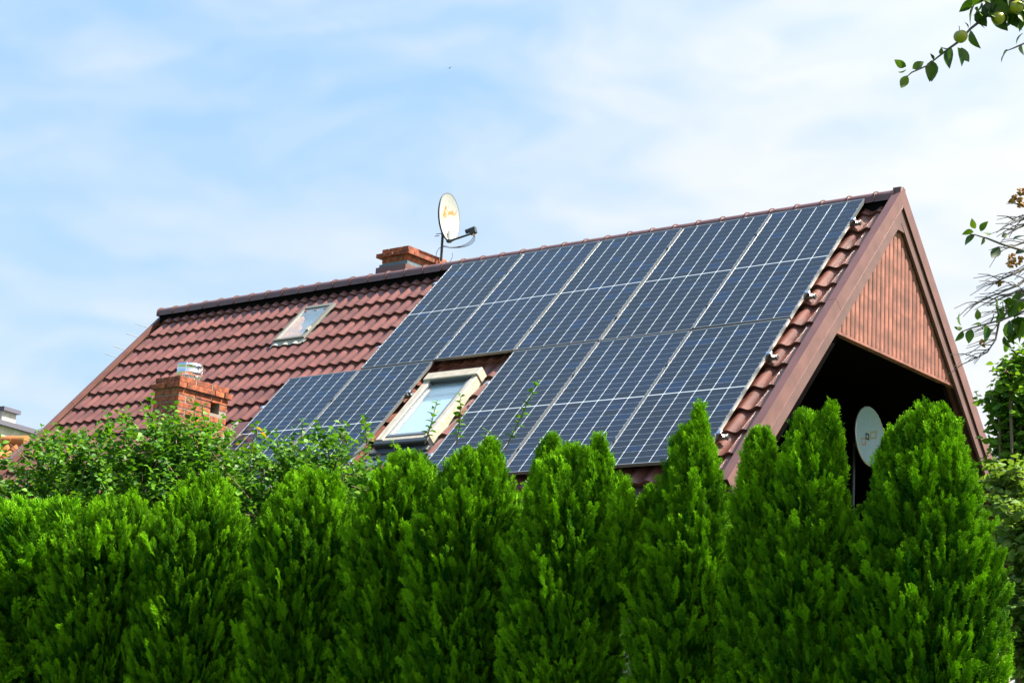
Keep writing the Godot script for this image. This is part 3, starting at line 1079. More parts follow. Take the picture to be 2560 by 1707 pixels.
# y of the basis is the way the dish faces, z points down the dish
func dish(d: Node3D, rw: float, rh: float, kind: int):
	var s := SurfaceTool.new()
	s.begin(Mesh.PRIMITIVE_TRIANGLES)
	var rings := 9
	var seg := 44
	var pt := func(i: int, k: int) -> Vector3:
		var r := float(i) / rings
		var a := TAU * k / seg
		return Vector3(cos(a) * rw * r, 0.045 * (r * r - 1.0), sin(a) * rh * r)
	for i in rings:
		for k in seg:
			var q := [pt.call(i, k), pt.call(i + 1, k), pt.call(i + 1, k + 1), pt.call(i, k + 1)]
			for j in ([0, 1, 2, 0, 2, 3] if i else [0, 1, 2]):
				var p: Vector3 = q[j]
				s.set_normal(Vector3(-0.09 * p.x / (rw * rw), 1, -0.09 * p.z / (rh * rh)).normalized())
				s.set_uv(Vector2(0.5 - p.x / rw * 0.5, 0.5 + p.z / rh * 0.5))
				s.add_vertex(p)
	var m := mat("painted_dish", Color.WHITE, 0.45)
	m.albedo_texture = dish_texture(kind)
	part(d, "reflector", s.commit(), m)
	# back shell and rolled rim
	s = begin()
	s.set_smooth_group(1)
	for i in rings:
		for k in seg:
			var o := Vector3(0, -0.006, 0)
			var a: Vector3 = pt.call(i, k) + o
			var b: Vector3 = pt.call(i + 1, k) + o
			var c: Vector3 = pt.call(i + 1, k + 1) + o
			var e: Vector3 = pt.call(i, k + 1) + o
			if i:
				quad(s, a, b, c, e)
			else:
				tri(s, a, b, c)
	part(d, "back_shell", done(s), M.iron)
	s = begin()
	s.set_smooth_group(1)
	for k in seg:
		for j in 6:
			var q := []
			for z in [[k, j], [k, j + 1], [k + 1, j + 1], [k + 1, j]]:
				var a: float = TAU * z[0] / seg
				var b: float = TAU * z[1] / 6.0
				var e := Vector3(cos(a) * rw, 0, sin(a) * rh)
				var out := Vector3(cos(a), 0, sin(a))
				q.append(e + out * (0.004 + cos(b) * 0.007) + Vector3(0, -0.010 + sin(b) * 0.013, 0))
			quad(s, q[0], q[1], q[2], q[3])
	part(d, "rim", done(s), M.iron if kind == 0 else M.alu_dull)

func facing(n: Vector3) -> Basis:
	var y := n.normalized()
	var z := (-Vector3.UP - y * (-Vector3.UP).dot(y)).normalized()
	return Basis(y.cross(z), y, z)

func make_dishes():
	var c := Vector3(-6.766, 8.832, -1.045)
	var d := thing("satellite_dish", "satellite dish with worn orange print on a mast at the rear chimney", "satellite dish", c)
	var b := facing(Vector3(0.97, 0.03, -0.215))
	var face := Node3D.new()
	var rw := 0.292
	var rh := 0.325
	d.basis = b
	dish(d, rw, rh, 0)
	var inv := b.inverse()
	# arm, feed and cables, in the dish's own axes
	var foot := Vector3(0, 0.005, rh + 0.012)
	var head := Vector3(0.0, 0.335, rh - 0.055)
	var s := begin()
	tube(s, [foot, head], [0.016, 0.014], 8)
	soft_box(s, foot + Vector3(-0.03, -0.03, -0.02), foot + Vector3(0.03, 0.03, 0.02), 0.006)
	part(d, "feed_arm", done(s), M.iron)
	s = begin()
	var lnb := Transform3D(Basis(Vector3.RIGHT, -0.25), head + Vector3(0, 0.02, -0.05))
	soft_box(s, Vector3(-0.03, -0.045, -0.035), Vector3(0.03, 0.055, 0.06), 0.008, lnb)
	tube(s, [lnb * Vector3(0, -0.04, -0.012), lnb * Vector3(0, -0.085, -0.012), lnb * Vector3(0, -0.098, -0.012)], [0.028, 0.032, 0.030], 12)
	part(d, "feed_horn", done(s), M.iron)
	s = begin()
	for k in 4:
		var x := -0.021 + 0.014 * k
		tube(s, [lnb * Vector3(x, 0.01, 0.058), lnb * Vector3(x, 0.01, 0.085)], [0.006, 0.006], 6)
	part(d, "plug", done(s), M.brass)
	var mast_foot := inv * (Vector3(-6.915, 7.90, -1.11) - c)
	var mast_top := inv * (Vector3(-6.875, 8.66, -1.05) - c)
	for k in 3:
		s = begin()
		var p0: Vector3 = lnb * Vector3(-0.021 + 0.02 * k, 0.01, 0.086)
		var p3: Vector3 = inv * (Vector3(-6.895, 8.45, -1.085) - c)
		var pts := []
		var rad := []
		for i in 13:
			var t := i / 12.0
			var p1: Vector3 = p0 + Vector3(0, 0.02 * k, 0.12 + 0.02 * k)
			var p2: Vector3 = p3 + Vector3(0.0, 0.22, 0.07)
			pts.append(p0.bezier_interpolate(p1, p2, p3, t))
			rad.append(0.0045)
		tube(s, pts, rad, 5)
		part(d, "cable", done(s), M.cable)
	s = begin()
	var loop := []
	var lr := []
	for i in 21:
		var a := TAU * i / 20.0 * 0.9 + 0.9
		loop.append(inv * (Vector3(-6.87 + cos(a) * 0.095, 8.33 + sin(a) * 0.13, -1.11 - cos(a) * 0.06) - c))
		lr.append(0.004)
	tube(s, loop, lr, 5)
	part(d, "cable", done(s), M.cable)
	s = begin()
	tube(s, [mast_foot, mast_top], [0.018, 0.018], 10)
	part(d, "mast", done(s), M.iron)
	s = begin()
	var back := Vector3(0, -0.10, 0.10)
	tube(s, [back, mast_top + Vector3(0, 0, 0.06)], [0.024, 0.024], 8)
	tube(s, [mast_top + Vector3(-0.04, -0.03, 0.08), mast_top + Vector3(-0.04, -0.10, 0.08)], [0.005, 0.005], 5)
	tube(s, [mast_top + Vector3(0.02, -0.03, 0.03), mast_top + Vector3(0.02, -0.11, 0.03)], [0.005, 0.005], 5)
	part(d, "bracket", done(s), M.iron)
	s = begin()
	soft_box(s, Vector3(-0.016, -0.01, rh - 0.13), Vector3(0.016, 0.015, rh - 0.005), 0.004)
	part(d, "stay", done(s), M.alu_dull)
	face.free()
	# the dish in the balcony
	c = Vector3(-0.35, 5.369, -0.889)
	var d2 := thing("satellite_dish", "pale satellite dish with a printed emblem of squares in the dark balcony", "satellite dish", c)
	d2.basis = facing(Vector3(0.985, 0.05, 0.06))
	dish(d2, 0.292, 0.324, 1)
	s = begin()
	var i2 := d2.basis.inverse()
	tube(s, [i2 * Vector3(-0.2, -1.72, 0.0), i2 * Vector3(-0.2, -0.05, 0)], [0.02, 0.02], 8)
	tube(s, [i2 * Vector3(-0.2, -0.08, 0.0), Vector3(0, -0.10, 0)], [0.02, 0.02], 8)
	part(d2, "mast", done(s), M.iron)
	s = begin()
	tube(s, [Vector3(0, -0.0, 0.325), Vector3(0, 0.30, 0.30)], [0.014, 0.014], 6)
	soft_box(s, Vector3(-0.03, 0.27, 0.22), Vector3(0.03, 0.35, 0.30), 0.008)
	part(d2, "feed_arm", done(s), M.iron)

func make_antenna():
	var a := thing("tv_antenna", "thin rod television antenna sticking out behind the far roof verge", "antenna", Vector3(-12.35, 0, -0.97))
	var s := begin()
	tube(s, [Vector3(0.35, 8.02, -0.10), Vector3(-0.32, 7.28, 0.12)], [0.012, 0.012], 6)
	part(a, "boom", done(s), M.rod)
	var ends := [Vector3(-12.666, 7.899, -0.702), Vector3(-12.798, 7.749, -0.642), Vector3(-12.964, 7.547, -0.568), Vector3(-13.073, 7.427, -0.517)]
	for p in ends:
		s = begin()
		var q: Vector3 = p - a.position
		tube(s, [q, q + Vector3(0.167, -0.057, -0.153) * 3.4], [0.006, 0.006], 5)
		part(a, "element", done(s), M.rod)
	s = begin()
	tube(s, [Vector3(0.05, 3.5, 0.0), Vector3(0.05, 7.75, 0.0)], [0.02, 0.02], 8)
	part(a, "mast", done(s), M.rod)

func make_bird():
	var c := at(1124, 170, 70)
	var s := begin()
	tube(s, [Vector3(-0.07, 0, 0), Vector3(-0.03, 0, 0), Vector3(0.03, 0, 0), Vector3(0.09, 0.005, 0)], [0.004, 0.022, 0.02, 0.003], 6)
	for sg in [-1.0, 1.0]:
		tri(s, Vector3(0.03, 0.01, 0), Vector3(-0.02, 0.01, 0), Vector3(-0.04, 0.05, sg * 0.13))
		tri(s, Vector3(-0.02, 0.008, 0), Vector3(0.03, 0.008, 0), Vector3(-0.04, 0.048, sg * 0.13))
	var o := part(self, "bird", done(s), M.feather, Transform3D(Basis(Vector3(0.6, -0.5, -0.4).normalized(), 0.9), c))
	tag(o, "tiny dark bird high in the pale sky", "bird")

# ---------------------------------------------------------------- plants

func spray_mesh(seed_: int, droop: float) -> ArrayMesh:
	var r := RandomNumberGenerator.new()
	r.seed = seed_
	var s := SurfaceTool.new()
	s.begin(Mesh.PRIMITIVE_TRIANGLES)
	s.set_smooth_group(-1)
	var old_shaded := Color(0.34, 0.60, 0.70)  # base painted darker as shaded, tips yellower as new growth and sunlit
	var young_sunlit := Color(1, 1, 0.75)
	var ribbon := func(a: Vector3, d: Vector3, l: float, w: float, nrm: Vector3, k: float):
		var side := d.cross(nrm).normalized() * w
		var mid := a + d * l * 0.45 + nrm * r.randf_range(-0.02, 0.02)
		var tip := a + d * l + nrm * r.randf_range(-0.05, 0.05) - Vector3(0, 0, droop * l)
		for v in [[a, k], [mid + side, k + 0.25], [tip, k + 0.5], [a, k], [tip, k + 0.5], [mid - side, k + 0.25]]:
			s.set_color(old_shaded.lerp(young_sunlit, clampf(v[1], 0, 1)))
			s.add_vertex(v[0])
	var n := 9
	var up := Vector3.UP
	ribbon.call(Vector3.ZERO, up, 1.0, 0.016, Vector3.BACK, 0.2)
	for i in n:
		for sg in [-1.0, 1.0]:
			var t: float = (i + 0.5 * (sg + 1) * 0.5 + r.randf_range(0.0, 0.4)) / n
			var base := Vector3(r.randf_range(-0.01, 0.01), t * 0.90, -droop * t * t * 0.6)
			var l := 0.37 * pow(1.0 - t, 0.6) * r.randf_range(0.5, 1.25) + 0.10
			var ang := r.randf_range(0.30, 0.66)
			var d := Vector3(sin(ang) * sg, cos(ang), r.randf_range(-0.35, 0.35)).normalized()
			ribbon.call(base, d, l, 0.017, Vector3(0, 0, 1), t * 0.6)
			var m := 3 if l > 0.3 else 2
			for j in m:
				for s2 in [-1.0, 1.0]:
					var f := (j + r.randf_range(0.3, 0.9)) / (m + 0.4)
					var d2 := d.rotated(Vector3.BACK, s2 * r.randf_range(0.4, 0.65)) + Vector3(0, 0.15, r.randf_range(-0.35, 0.35))
					ribbon.call(base + d * l * f, d2.normalized(), l * 0.42 * r.randf_range(0.7, 1.25), 0.019, Vector3(0, 0, 1), 0.35 + t * 0.5)
	s.generate_normals()
	return s.commit()

func thuja(label: String, pos: Vector3, h: float, _rad: float, taper: float, leaders: Array, n: float, sprays: Array, dark: Color, light: Color, seed_: int, size: float, hang := 0.0):
	var o := thing("thuja", label, "conifer", pos, "conifers of the hedge")
	var r := RandomNumberGenerator.new()
	r.seed = seed_
	var lump := FastNoiseLite.new()
	lump.seed = seed_
	lump.frequency = 1.0
	lump.fractal_octaves = 2
	var s := begin()
	tube(s, [Vector3.ZERO, Vector3(0, h * 0.5, 0), Vector3(0, h - 0.25, 0)], [0.05, 0.035, 0.008], 7)
	part(o, "trunk", done(s), M.bark)
	var places := []
	var tints := []
	for k in sprays.size():
		places.append([])
		tints.append([])
	var per := 5
	for i in int(n * 1.25 / per):
		var lead: Array = leaders[0]
		if leaders.size() > 1 and r.randf() < 0.28:
			lead = leaders[1 + r.randi() % (leaders.size() - 1)]
		var lh: float = lead[2]
		var lr: float = lead[3]
		var lo := 1.75
		var y := 0.0
		if lead != leaders[0]:
			y = lh - pow(r.randf(), 0.8) * 0.55
		elif r.randf() < 0.90:
			y = lerpf(lo, lh - 0.03, r.randf())
		else:
			y = lerpf(0.1, lo, r.randf())
		var phi := r.randf() * TAU
		var tp := taper if lead == leaders[0] else 0.5
		var rr := lr * pow(clampf((lh - y) / tp, 0.0, 1.0), 0.50)
		var bump := lump.get_noise_3d(cos(phi) * 1.7, y * 2.6, sin(phi) * 1.7)
		var bump2 := lump.get_noise_3d(cos(phi) * 5.0 + 9.0, y * 8.0, sin(phi) * 5.0)
		rr *= 1.0 + 0.20 * bump + 0.26 * bump2
		rr *= 1.0 - (pow(r.randf(), 1.6) * 0.42 if r.randf() < 0.85 else r.randf_range(0.35, 0.85))
		var radial := Vector3(cos(phi), 0, sin(phi))
		var topness := clampf(1.0 - (lh - y) / 0.45, 0.0, 1.0)
		var lift := lerpf(0.80 - hang, 1.7, topness) + r.randf_range(-0.25, 0.25)
		var axis := (radial * lerpf(0.52, 0.20, topness) + Vector3.UP * lift + Vector3(r.randf_range(-1, 1), 0, r.randf_range(-1, 1)) * 0.22).normalized()
		var tip := Vector3(lead[0], y, lead[1]) + radial * rr
		var across := axis.cross(radial.rotated(Vector3.UP, r.randf_range(-0.7, 0.7) + (1.57 if r.randf() < 0.6 else 0.2))).normalized()
		if across.length() < 0.5:
			across = axis.cross(Vector3.RIGHT).normalized()
		var tone := clampf(r.randf_range(-0.34, 0.52) + 0.6 * bump2 + 0.35 * bump + 0.22 * topness, 0, 1)  # random tone; hollows painted darker for shade, tops lighter as sunlit new growth
		for j in per:
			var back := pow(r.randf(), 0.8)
			var sc := size * (r.randf_range(0.62, 1.15) if r.randf() < 0.94 else 1.45) * (1.0 + 0.55 * topness * r.randf())
			var off := r.randf_range(-1, 1) * lerpf(0.3, 1.0, back)
			var d := (axis + across * off * 0.42 + Vector3(r.randf_range(-1, 1), r.randf_range(-0.5, 0.5), r.randf_range(-1, 1)) * 0.16).normalized()
			var p := tip - axis * back * size * 1.9 + across * off * size * 0.22
			var x := (across - d * across.dot(d)).normalized().rotated(d, r.randf_range(-0.5, 0.5))
			var z := x.cross(d)
			var k := r.randi() % sprays.size()
			places[k].append(Transform3D(Basis(x * sc, d * sc, z * sc), p - d * sc * 0.6))
			tints[k].append(dark.lerp(light, clampf(tone + r.randf_range(-0.22, 0.26) + 0.40 * (1.0 - back) - 0.08, 0, 1)))  # sprays set deeper are tinted darker, painting the shade inside the crown
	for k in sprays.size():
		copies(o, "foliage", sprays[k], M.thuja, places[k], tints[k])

func make_hedge():
	var a := [spray_mesh(1, 0.1), spray_mesh(2, 0.2), spray_mesh(3, -0.1)]
	var b := [spray_mesh(11, 0.5), spray_mesh(12, 0.7)]
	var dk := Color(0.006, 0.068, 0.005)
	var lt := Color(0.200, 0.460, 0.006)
	var z := 8.75
	# label, x, height, radius, taper, extra leaders (dx, dz, height, radius)
	var rows := [
		["tall rounded conifer at the right end of the hedge, before the balcony", 4.95, 3.44, 0.36, 0.85, [[0.10, 0.05, 3.40, 0.16], [-0.16, 0.02, 3.32, 0.15]], 9500],
		["conifer with a spiky top just left of the balcony dish", 4.37, 3.43, 0.275, 0.85, [[0.09, 0.0, 3.46, 0.10], [-0.07, 0.0, 3.44, 0.10]], 7500],
		["slim low conifer wedged against the brown barge board foot", 4.09, 3.38, 0.18, 0.8, [], 4500],
		["pointed narrow conifer before the lower corner of the solar panels", 3.59, 3.46, 0.295, 1.0, [[0.03, 0.0, 3.54, 0.08], [-0.26, 0.0, 3.12, 0.14]], 7500],
		["broad conifer with two tips and cobwebs before the lower panels", 2.91, 3.37, 0.335, 0.62, [[-0.16, 0.0, 3.42, 0.14], [0.17, 0.0, 3.40, 0.13], [0.33, 0.0, 3.17, 0.15]], 8500],
		["wide conifer right of the roof window, half of a broad clump", 2.20, 3.40, 0.345, 0.52, [[0.1, 0.0, 3.42, 0.14]], 7000],
		["bushy conifer straight below the roof window", 1.64, 3.41, 0.345, 0.50, [[-0.08, 0.0, 3.40, 0.14]], 7000],
		["low flat topped conifer left of the roof window", 0.87, 3.35, 0.37, 0.44, [[-0.1, 0.0, 3.35, 0.14], [0.18, 0.0, 3.30, 0.12]], 7500],
		["yellow tipped conifer below the lone lower panel", -0.03, 3.34, 0.385, 0.42, [[0.08, 0.0, 3.34, 0.13]], 7500],
		["small conifer below the front chimney", -0.88, 3.27, 0.41, 0.38, [[0.1, 0.0, 3.27, 0.12]], 6000],
	]
	for i in rows.size():
		var q: Array = rows[i]
		var leaders := [[0.0, 0.0, q[2], q[3]]]
		leaders.append_array(q[5])
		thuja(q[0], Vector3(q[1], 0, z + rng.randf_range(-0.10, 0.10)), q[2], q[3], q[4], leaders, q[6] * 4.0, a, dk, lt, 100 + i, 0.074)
	var lax_dark := Color(0.010, 0.085, 0.008)
	var lax_light := Color(0.200, 0.460, 0.010)
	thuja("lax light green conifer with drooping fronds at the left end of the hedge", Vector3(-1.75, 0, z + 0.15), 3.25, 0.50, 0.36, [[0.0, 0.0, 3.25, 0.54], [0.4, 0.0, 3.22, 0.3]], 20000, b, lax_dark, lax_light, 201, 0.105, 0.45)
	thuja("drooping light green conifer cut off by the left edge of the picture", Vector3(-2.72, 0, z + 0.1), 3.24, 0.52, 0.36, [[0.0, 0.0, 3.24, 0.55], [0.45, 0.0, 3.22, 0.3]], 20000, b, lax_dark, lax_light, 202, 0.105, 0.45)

# a pointed oval leaf, one unit long, folded along its rib and curling down
func leaf_mesh(wide: float, curl: float) -> ArrayMesh:
	var s := begin()
	s.set_smooth_group(1)
	var prof := [0.0, 0.34, 0.5, 0.46, 0.28, 0.0]
	var n := prof.size() - 1
	for i in n:
		var t0 := float(i) / n
		var t1 := float(i + 1) / n
		for sg in [-1.0, 1.0]:
			var a := Vector3(0, t0, -curl * t0 * t0)
			var b := Vector3(0, t1, -curl * t1 * t1)
			var c := b + Vector3(sg * prof[i + 1] * wide, -0.02, prof[i + 1] * wide * 0.35)
			var d := a + Vector3(sg * prof[i] * wide, -0.02, prof[i] * wide * 0.35)
			if sg > 0:
				if i:
					tri(s, a, d, c)
				tri(s, a, c, b)
			else:
				if i:
					tri(s, a, c, d)
				tri(s, a, b, c)
	return done(s)

func leaf_at(p: Vector3, d: Vector3, size: float, r: RandomNumberGenerator, flat := 0.5) -> Transform3D:
	var y := d.normalized()
	var want := (Vector3.UP * flat + Vector3(r.randf_range(-1, 1), r.randf_range(-1, 1), r.randf_range(-1, 1)) * (1.0 - flat)).normalized()
	var x := y.cross(want)
	if x.length() < 0.05:
		x = y.cross(Vector3.RIGHT)
	x = x.normalized()
	var z := x.cross(y)
	return Transform3D(Basis(x * size, y * size, z * size), p)

func green_mats(base: Array) -> Array:
	var out := []
	for c in base:
		var m := leaf_mat("leaf_green", 0.85, 0.48)
		m.vertex_color_use_as_albedo = false
		m.albedo_texture = M.leaf_grain
		m.uv1_triplanar = true
		m.uv1_scale = Vector3.ONE * 0.9
		m.albedo_color = lin(c[0], c[1], c[2])
		out.append(m)
	return out

# a bush of stems and leaves inside overlapping balls (centre, radius); the outermost leaves on the garden side are single parts
func bush(called: String, label: String, category: String, pos: Vector3, balls: Array, n: int, leaf: Mesh, size: float, shades: Array, singles: int, seed_: int, group := "") -> Node3D:
	var o := thing(called, label, category, pos, group)
	var r := RandomNumberGenerator.new()
	r.seed = seed_
	var places := []
	var tints := []
	var ones := []
	var ls := leaf
	var total := 0.0
	for q in balls:
		total += q[1] * q[1]
	for q in balls:
		var s := begin()
		var c: Vector3 = q[0]
		var st := Vector3(c.x * 0.5, 0.0, c.z * 0.5)
		var md := Vector3(c.x * 0.8, c.y * 0.55, c.z * 0.8) + Vector3(r.randf_range(-0.1, 0.1), 0, r.randf_range(-0.1, 0.1))
		tube(s, [st, md, c, c + Vector3(r.randf_range(-0.1, 0.1), q[1] * 0.8, r.randf_range(-0.1, 0.1))], [0.022, 0.016, 0.009, 0.004], 6)
		for k in 7:
			var d := Vector3(r.randf_range(-1, 1), r.randf_range(-0.1, 1), r.randf_range(-1, 1)).normalized()
			tube(s, [c, c + d * q[1] * 0.5 + Vector3(0, 0.03, 0), c + d * q[1] * 0.98], [0.009, 0.006, 0.003], 4)
		part(o, "stem", done(s), M.green_twig)
		var m := int(n * q[1] * q[1] / total)
		var tp := Vector3.ZERO
		var td := Vector3.UP
		var d := Vector3.UP
		var rad := 0.0
		var tone := 1.0
		for i in m:
			if i % 9 == 0:      # a new twig
				d = Vector3(r.randfn(), r.randfn(), r.randfn()).normalized()
				rad = q[1] * pow(r.randf(), 0.42) * r.randf_range(0.88, 1.15)
				tp = c + d * rad
				td = (d + Vector3(r.randf_range(-0.6, 0.6), r.randf_range(0.0, 0.9), r.randf_range(-0.6, 0.6))).normalized()
				tone = r.randf_range(0.7, 1.15)
			var along := (i % 9) / 9.0
			var p: Vector3 = tp + td * (along - 0.6) * size * 3.2
			if p.y < 0.3:
				continue
			var spin := i * 2.4 + r.randf_range(-0.5, 0.5)
			var hang := Vector3(cos(spin), 0.0, sin(spin)) + td * 0.6 + Vector3(0, r.randf_range(-0.4, 0.2), 0)
			var tf := leaf_at(p, hang, size * r.randf_range(0.6, 1.25) * lerpf(1.1, 0.7, along), r, 0.5)
			var cl: Array = shades[r.randi() % shades.size()]
			var col := Color(cl[0], cl[1], cl[2]) * tone * r.randf_range(0.85, 1.1)
			var front: bool = (p + pos - EYE).normalized().dot(d) < -0.35 and rad > q[1] * 0.85 and p.y + pos.y > 3.75
			if front and ones.size() < singles:
				ones.append([tf, cl])
			else:
				places.append(tf)
				tints.append(col)
	copies(o, "foliage", leaf, M.leaf, places, tints)
	var mats := green_mats(shades)
	for q in ones:
		part(o, "leaf", leaf, mats[shades.find(q[1])], q[0])
	return o

# an upright shoot with leaves in a spiral, each a part
func shoot(parent: Node3D, p0: Vector3, p1: Vector3, n: int, leaf: Mesh, size: float, mats: Array, r: RandomNumberGenerator):
	var s := begin()
	var mid := p0.lerp(p1, 0.5) + Vector3(r.randf_range(-0.03, 0.03), 0, r.randf_range(-0.03, 0.03))
	tube(s, [p0, mid, p1], [0.006, 0.0045, 0.002], 5)
	var st := part(parent, "shoot", done(s), M.green_twig)
	for i in n:
		var t := lerpf(0.15, 1.0, (i + 0.5) / n)
		var p := p0.lerp(mid, t * 2) if t < 0.5 else mid.lerp(p1, t * 2 - 1)
		var a := i * 2.4 + r.randf_range(-0.4, 0.4)
		var d := Vector3(cos(a), r.randf_range(0.1, 0.7), sin(a))
		part(st, "leaf", leaf, mats[r.randi() % mats.size()], leaf_at(p, d, size * r.randf_range(0.85, 1.3) * lerpf(1.0, 0.75, t), r, 0.6))

func make_shrubs():
	var lf := leaf_mesh(0.72, 0.22)
	var shades := [[0.062, 0.185, 0.016], [0.095, 0.245, 0.018], [0.042, 0.135, 0.018], [0.125, 0.275, 0.024], [0.075, 0.195, 0.034]]
	var z := 6.3
	bush("fruit_tree", "leafy fruit tree before the dark roof foot and orange roof at far left", "tree", Vector3(-4.9, 0, z),
		[[Vector3(-0.80, 3.15, 0.0), 0.42], [Vector3(-0.15, 3.93, 0.0), 0.50], [Vector3(0.5, 4.02, 0.0), 0.50], [Vector3(-0.20, 3.40, 0.25), 0.55], [Vector3(0.5, 3.5, 0.2), 0.62]], 9000, lf, 0.066, shades, 130, 301)
	bush("fruit_tree", "leafy fruit tree in front of the brick chimney with a steel cowl", "tree", Vector3(-3.35, 0, z - 0.1),
		[[Vector3(-0.35, 4.06, 0.0), 0.50], [Vector3(0.05, 4.10, 0.05), 0.36], [Vector3(0.35, 4.0, 0.0), 0.46], [Vector3(-0.2, 3.5, 0.2), 0.62], [Vector3(0.55, 3.55, 0.2), 0.55]], 9500, lf, 0.066, shades, 130, 302)
	bush("fruit_tree", "leafy bush with yellow leaves below the lone lower panel", "shrub", Vector3(-1.95, 0, z),
		[[Vector3(-0.5, 3.72, 0.0), 0.42], [Vector3(0.05, 3.82, 0.0), 0.40], [Vector3(0.6, 3.80, 0.0), 0.42], [Vector3(0.1, 3.4, 0.2), 0.6], [Vector3(0.8, 3.45, 0.1), 0.5]], 6800, lf, 0.064, shades, 120, 303)
	# shoots by the roof window
	var r := RandomNumberGenerator.new()
	r.seed = 55
	var sh := bush("sapling", "thin leafy saplings rising before the roof window", "shrub", Vector3(0.2, 0, z + 0.2),
		[[Vector3(-0.75, 3.50, 0.0), 0.33], [Vector3(-0.15, 3.42, 0.0), 0.33], [Vector3(0.45, 3.40, 0.0), 0.32], [Vector3(1.0, 3.35, 0.0), 0.3]], 1500, lf, 0.060, shades, 30, 304)
	var mats := green_mats([[0.085, 0.24, 0.016], [0.11, 0.28, 0.018], [0.065, 0.19, 0.016]])
	var tops := [[1093, 1000, 1062, 1110, 16], [1150, 985, 1140, 1115, 18], [1240, 1095, 1232, 1120, 6], [1345, 950, 1262, 1125, 24], [905, 1045, 918, 1110, 9], [1218, 1075, 1215, 1120, 7], [980, 1100, 985, 1125, 5]]
	for q in tops:
		shoot(sh, at(q[2], q[3], 13.9) - sh.position, at(q[0], q[1], 13.9) - sh.position, q[4], lf, 0.062, mats, r)
	# shoots on top of the fruit trees
	var names := [[Vector3(-4.9, 0, z), [[100, 1063, 118, 1120, 9, 16.9], [200, 1070, 215, 1110, 6, 16.5], [263, 1025, 275, 1085, 7, 16.4]], "leafy shoots at the far left"],
		[Vector3(-3.35, 0, z), [[378, 985, 385, 1060, 9, 16.0], [478, 995, 490, 1060, 8, 15.7], [505, 1010, 512, 1060, 6, 15.6]], "leafy shoots before the brick chimney"],
		[Vector3(-1.95, 0, z), [[635, 1055, 640, 1100, 6, 15.2], [760, 1045, 752, 1110, 8, 14.8], [850, 1050, 868, 1110, 8, 14.5], [905, 1040, 915, 1110, 9, 14.3]], "leafy shoots left of the roof window"]]
	for g in names:
		var o := thing("sapling", g[2], "sapling", g[0])
		for q in g[1]:
			shoot(o, at(q[2], q[3], q[5]) - o.position, at(q[0], q[1], q[5]) - o.position, q[4], lf, 0.070, mats, r)
	var yellow := green_mats([[0.62, 0.42, 0.02], [0.55, 0.36, 0.03]])
	var yl := thing("yellow_twig", "twig of yellow autumn leaves in front of the lone lower panel", "twig", at(628, 1100, 14.7))
	var s := begin()
	tube(s, [Vector3(0, -0.25, 0), Vector3(0.02, 0, 0), Vector3(0.03, 0.08, 0)], [0.005, 0.004, 0.002], 5)
	part(yl, "stem", done(s), M.green_twig)
	for q in [[615, 1088], [640, 1070], [648, 1080], [606, 1110], [640, 1115], [600, 1098]]:
		part(yl, "leaf", lf, yellow[rng.randi() % 2], leaf_at(at(q[0], q[1], 14.7) - yl.position, Vector3(rng.randf_range(-1, 1), -0.3, rng.randf_range(-1, 1)), 0.075, rng, 0.2))

# a twig through points, with leaves given as [pixel x, pixel y, direction x, direction y, length]
func twig(tree: Node3D, pts: Array, r0: float, leaf: Mesh, leaves: Array, depth: float, mats: Array, r: RandomNumberGenerator, extra := []):
	var s := begin()
	var w := []
	var rad := []
	for i in pts.size():
		w.append(at(pts[i].x, pts[i].y, depth + 0.03 * sin(i * 1.7)) - tree.position)
		rad.append(lerpf(r0, 0.0022, float(i) / (pts.size() - 1)))
	tube(s, w, rad, 6)
	var tw := part(tree, "twig", done(s), M.twig)
	leaves.append_array(extra)
	for q in leaves:
		var p := at(q[0], q[1], depth + r.randf_range(-0.03, 0.03)) - tree.position
		var d: Vector3 = cam.basis * Vector3(q[2], -q[3], r.randf_range(-0.35, 0.35))
		var tf := leaf_at(p, d, q[4], r, 0.15)
		tf.basis = tf.basis.rotated(d.normalized(), r.randf_range(-0.5, 0.5))
		part(tw, "leaf", leaf, mats[r.randi() % mats.size()], tf)

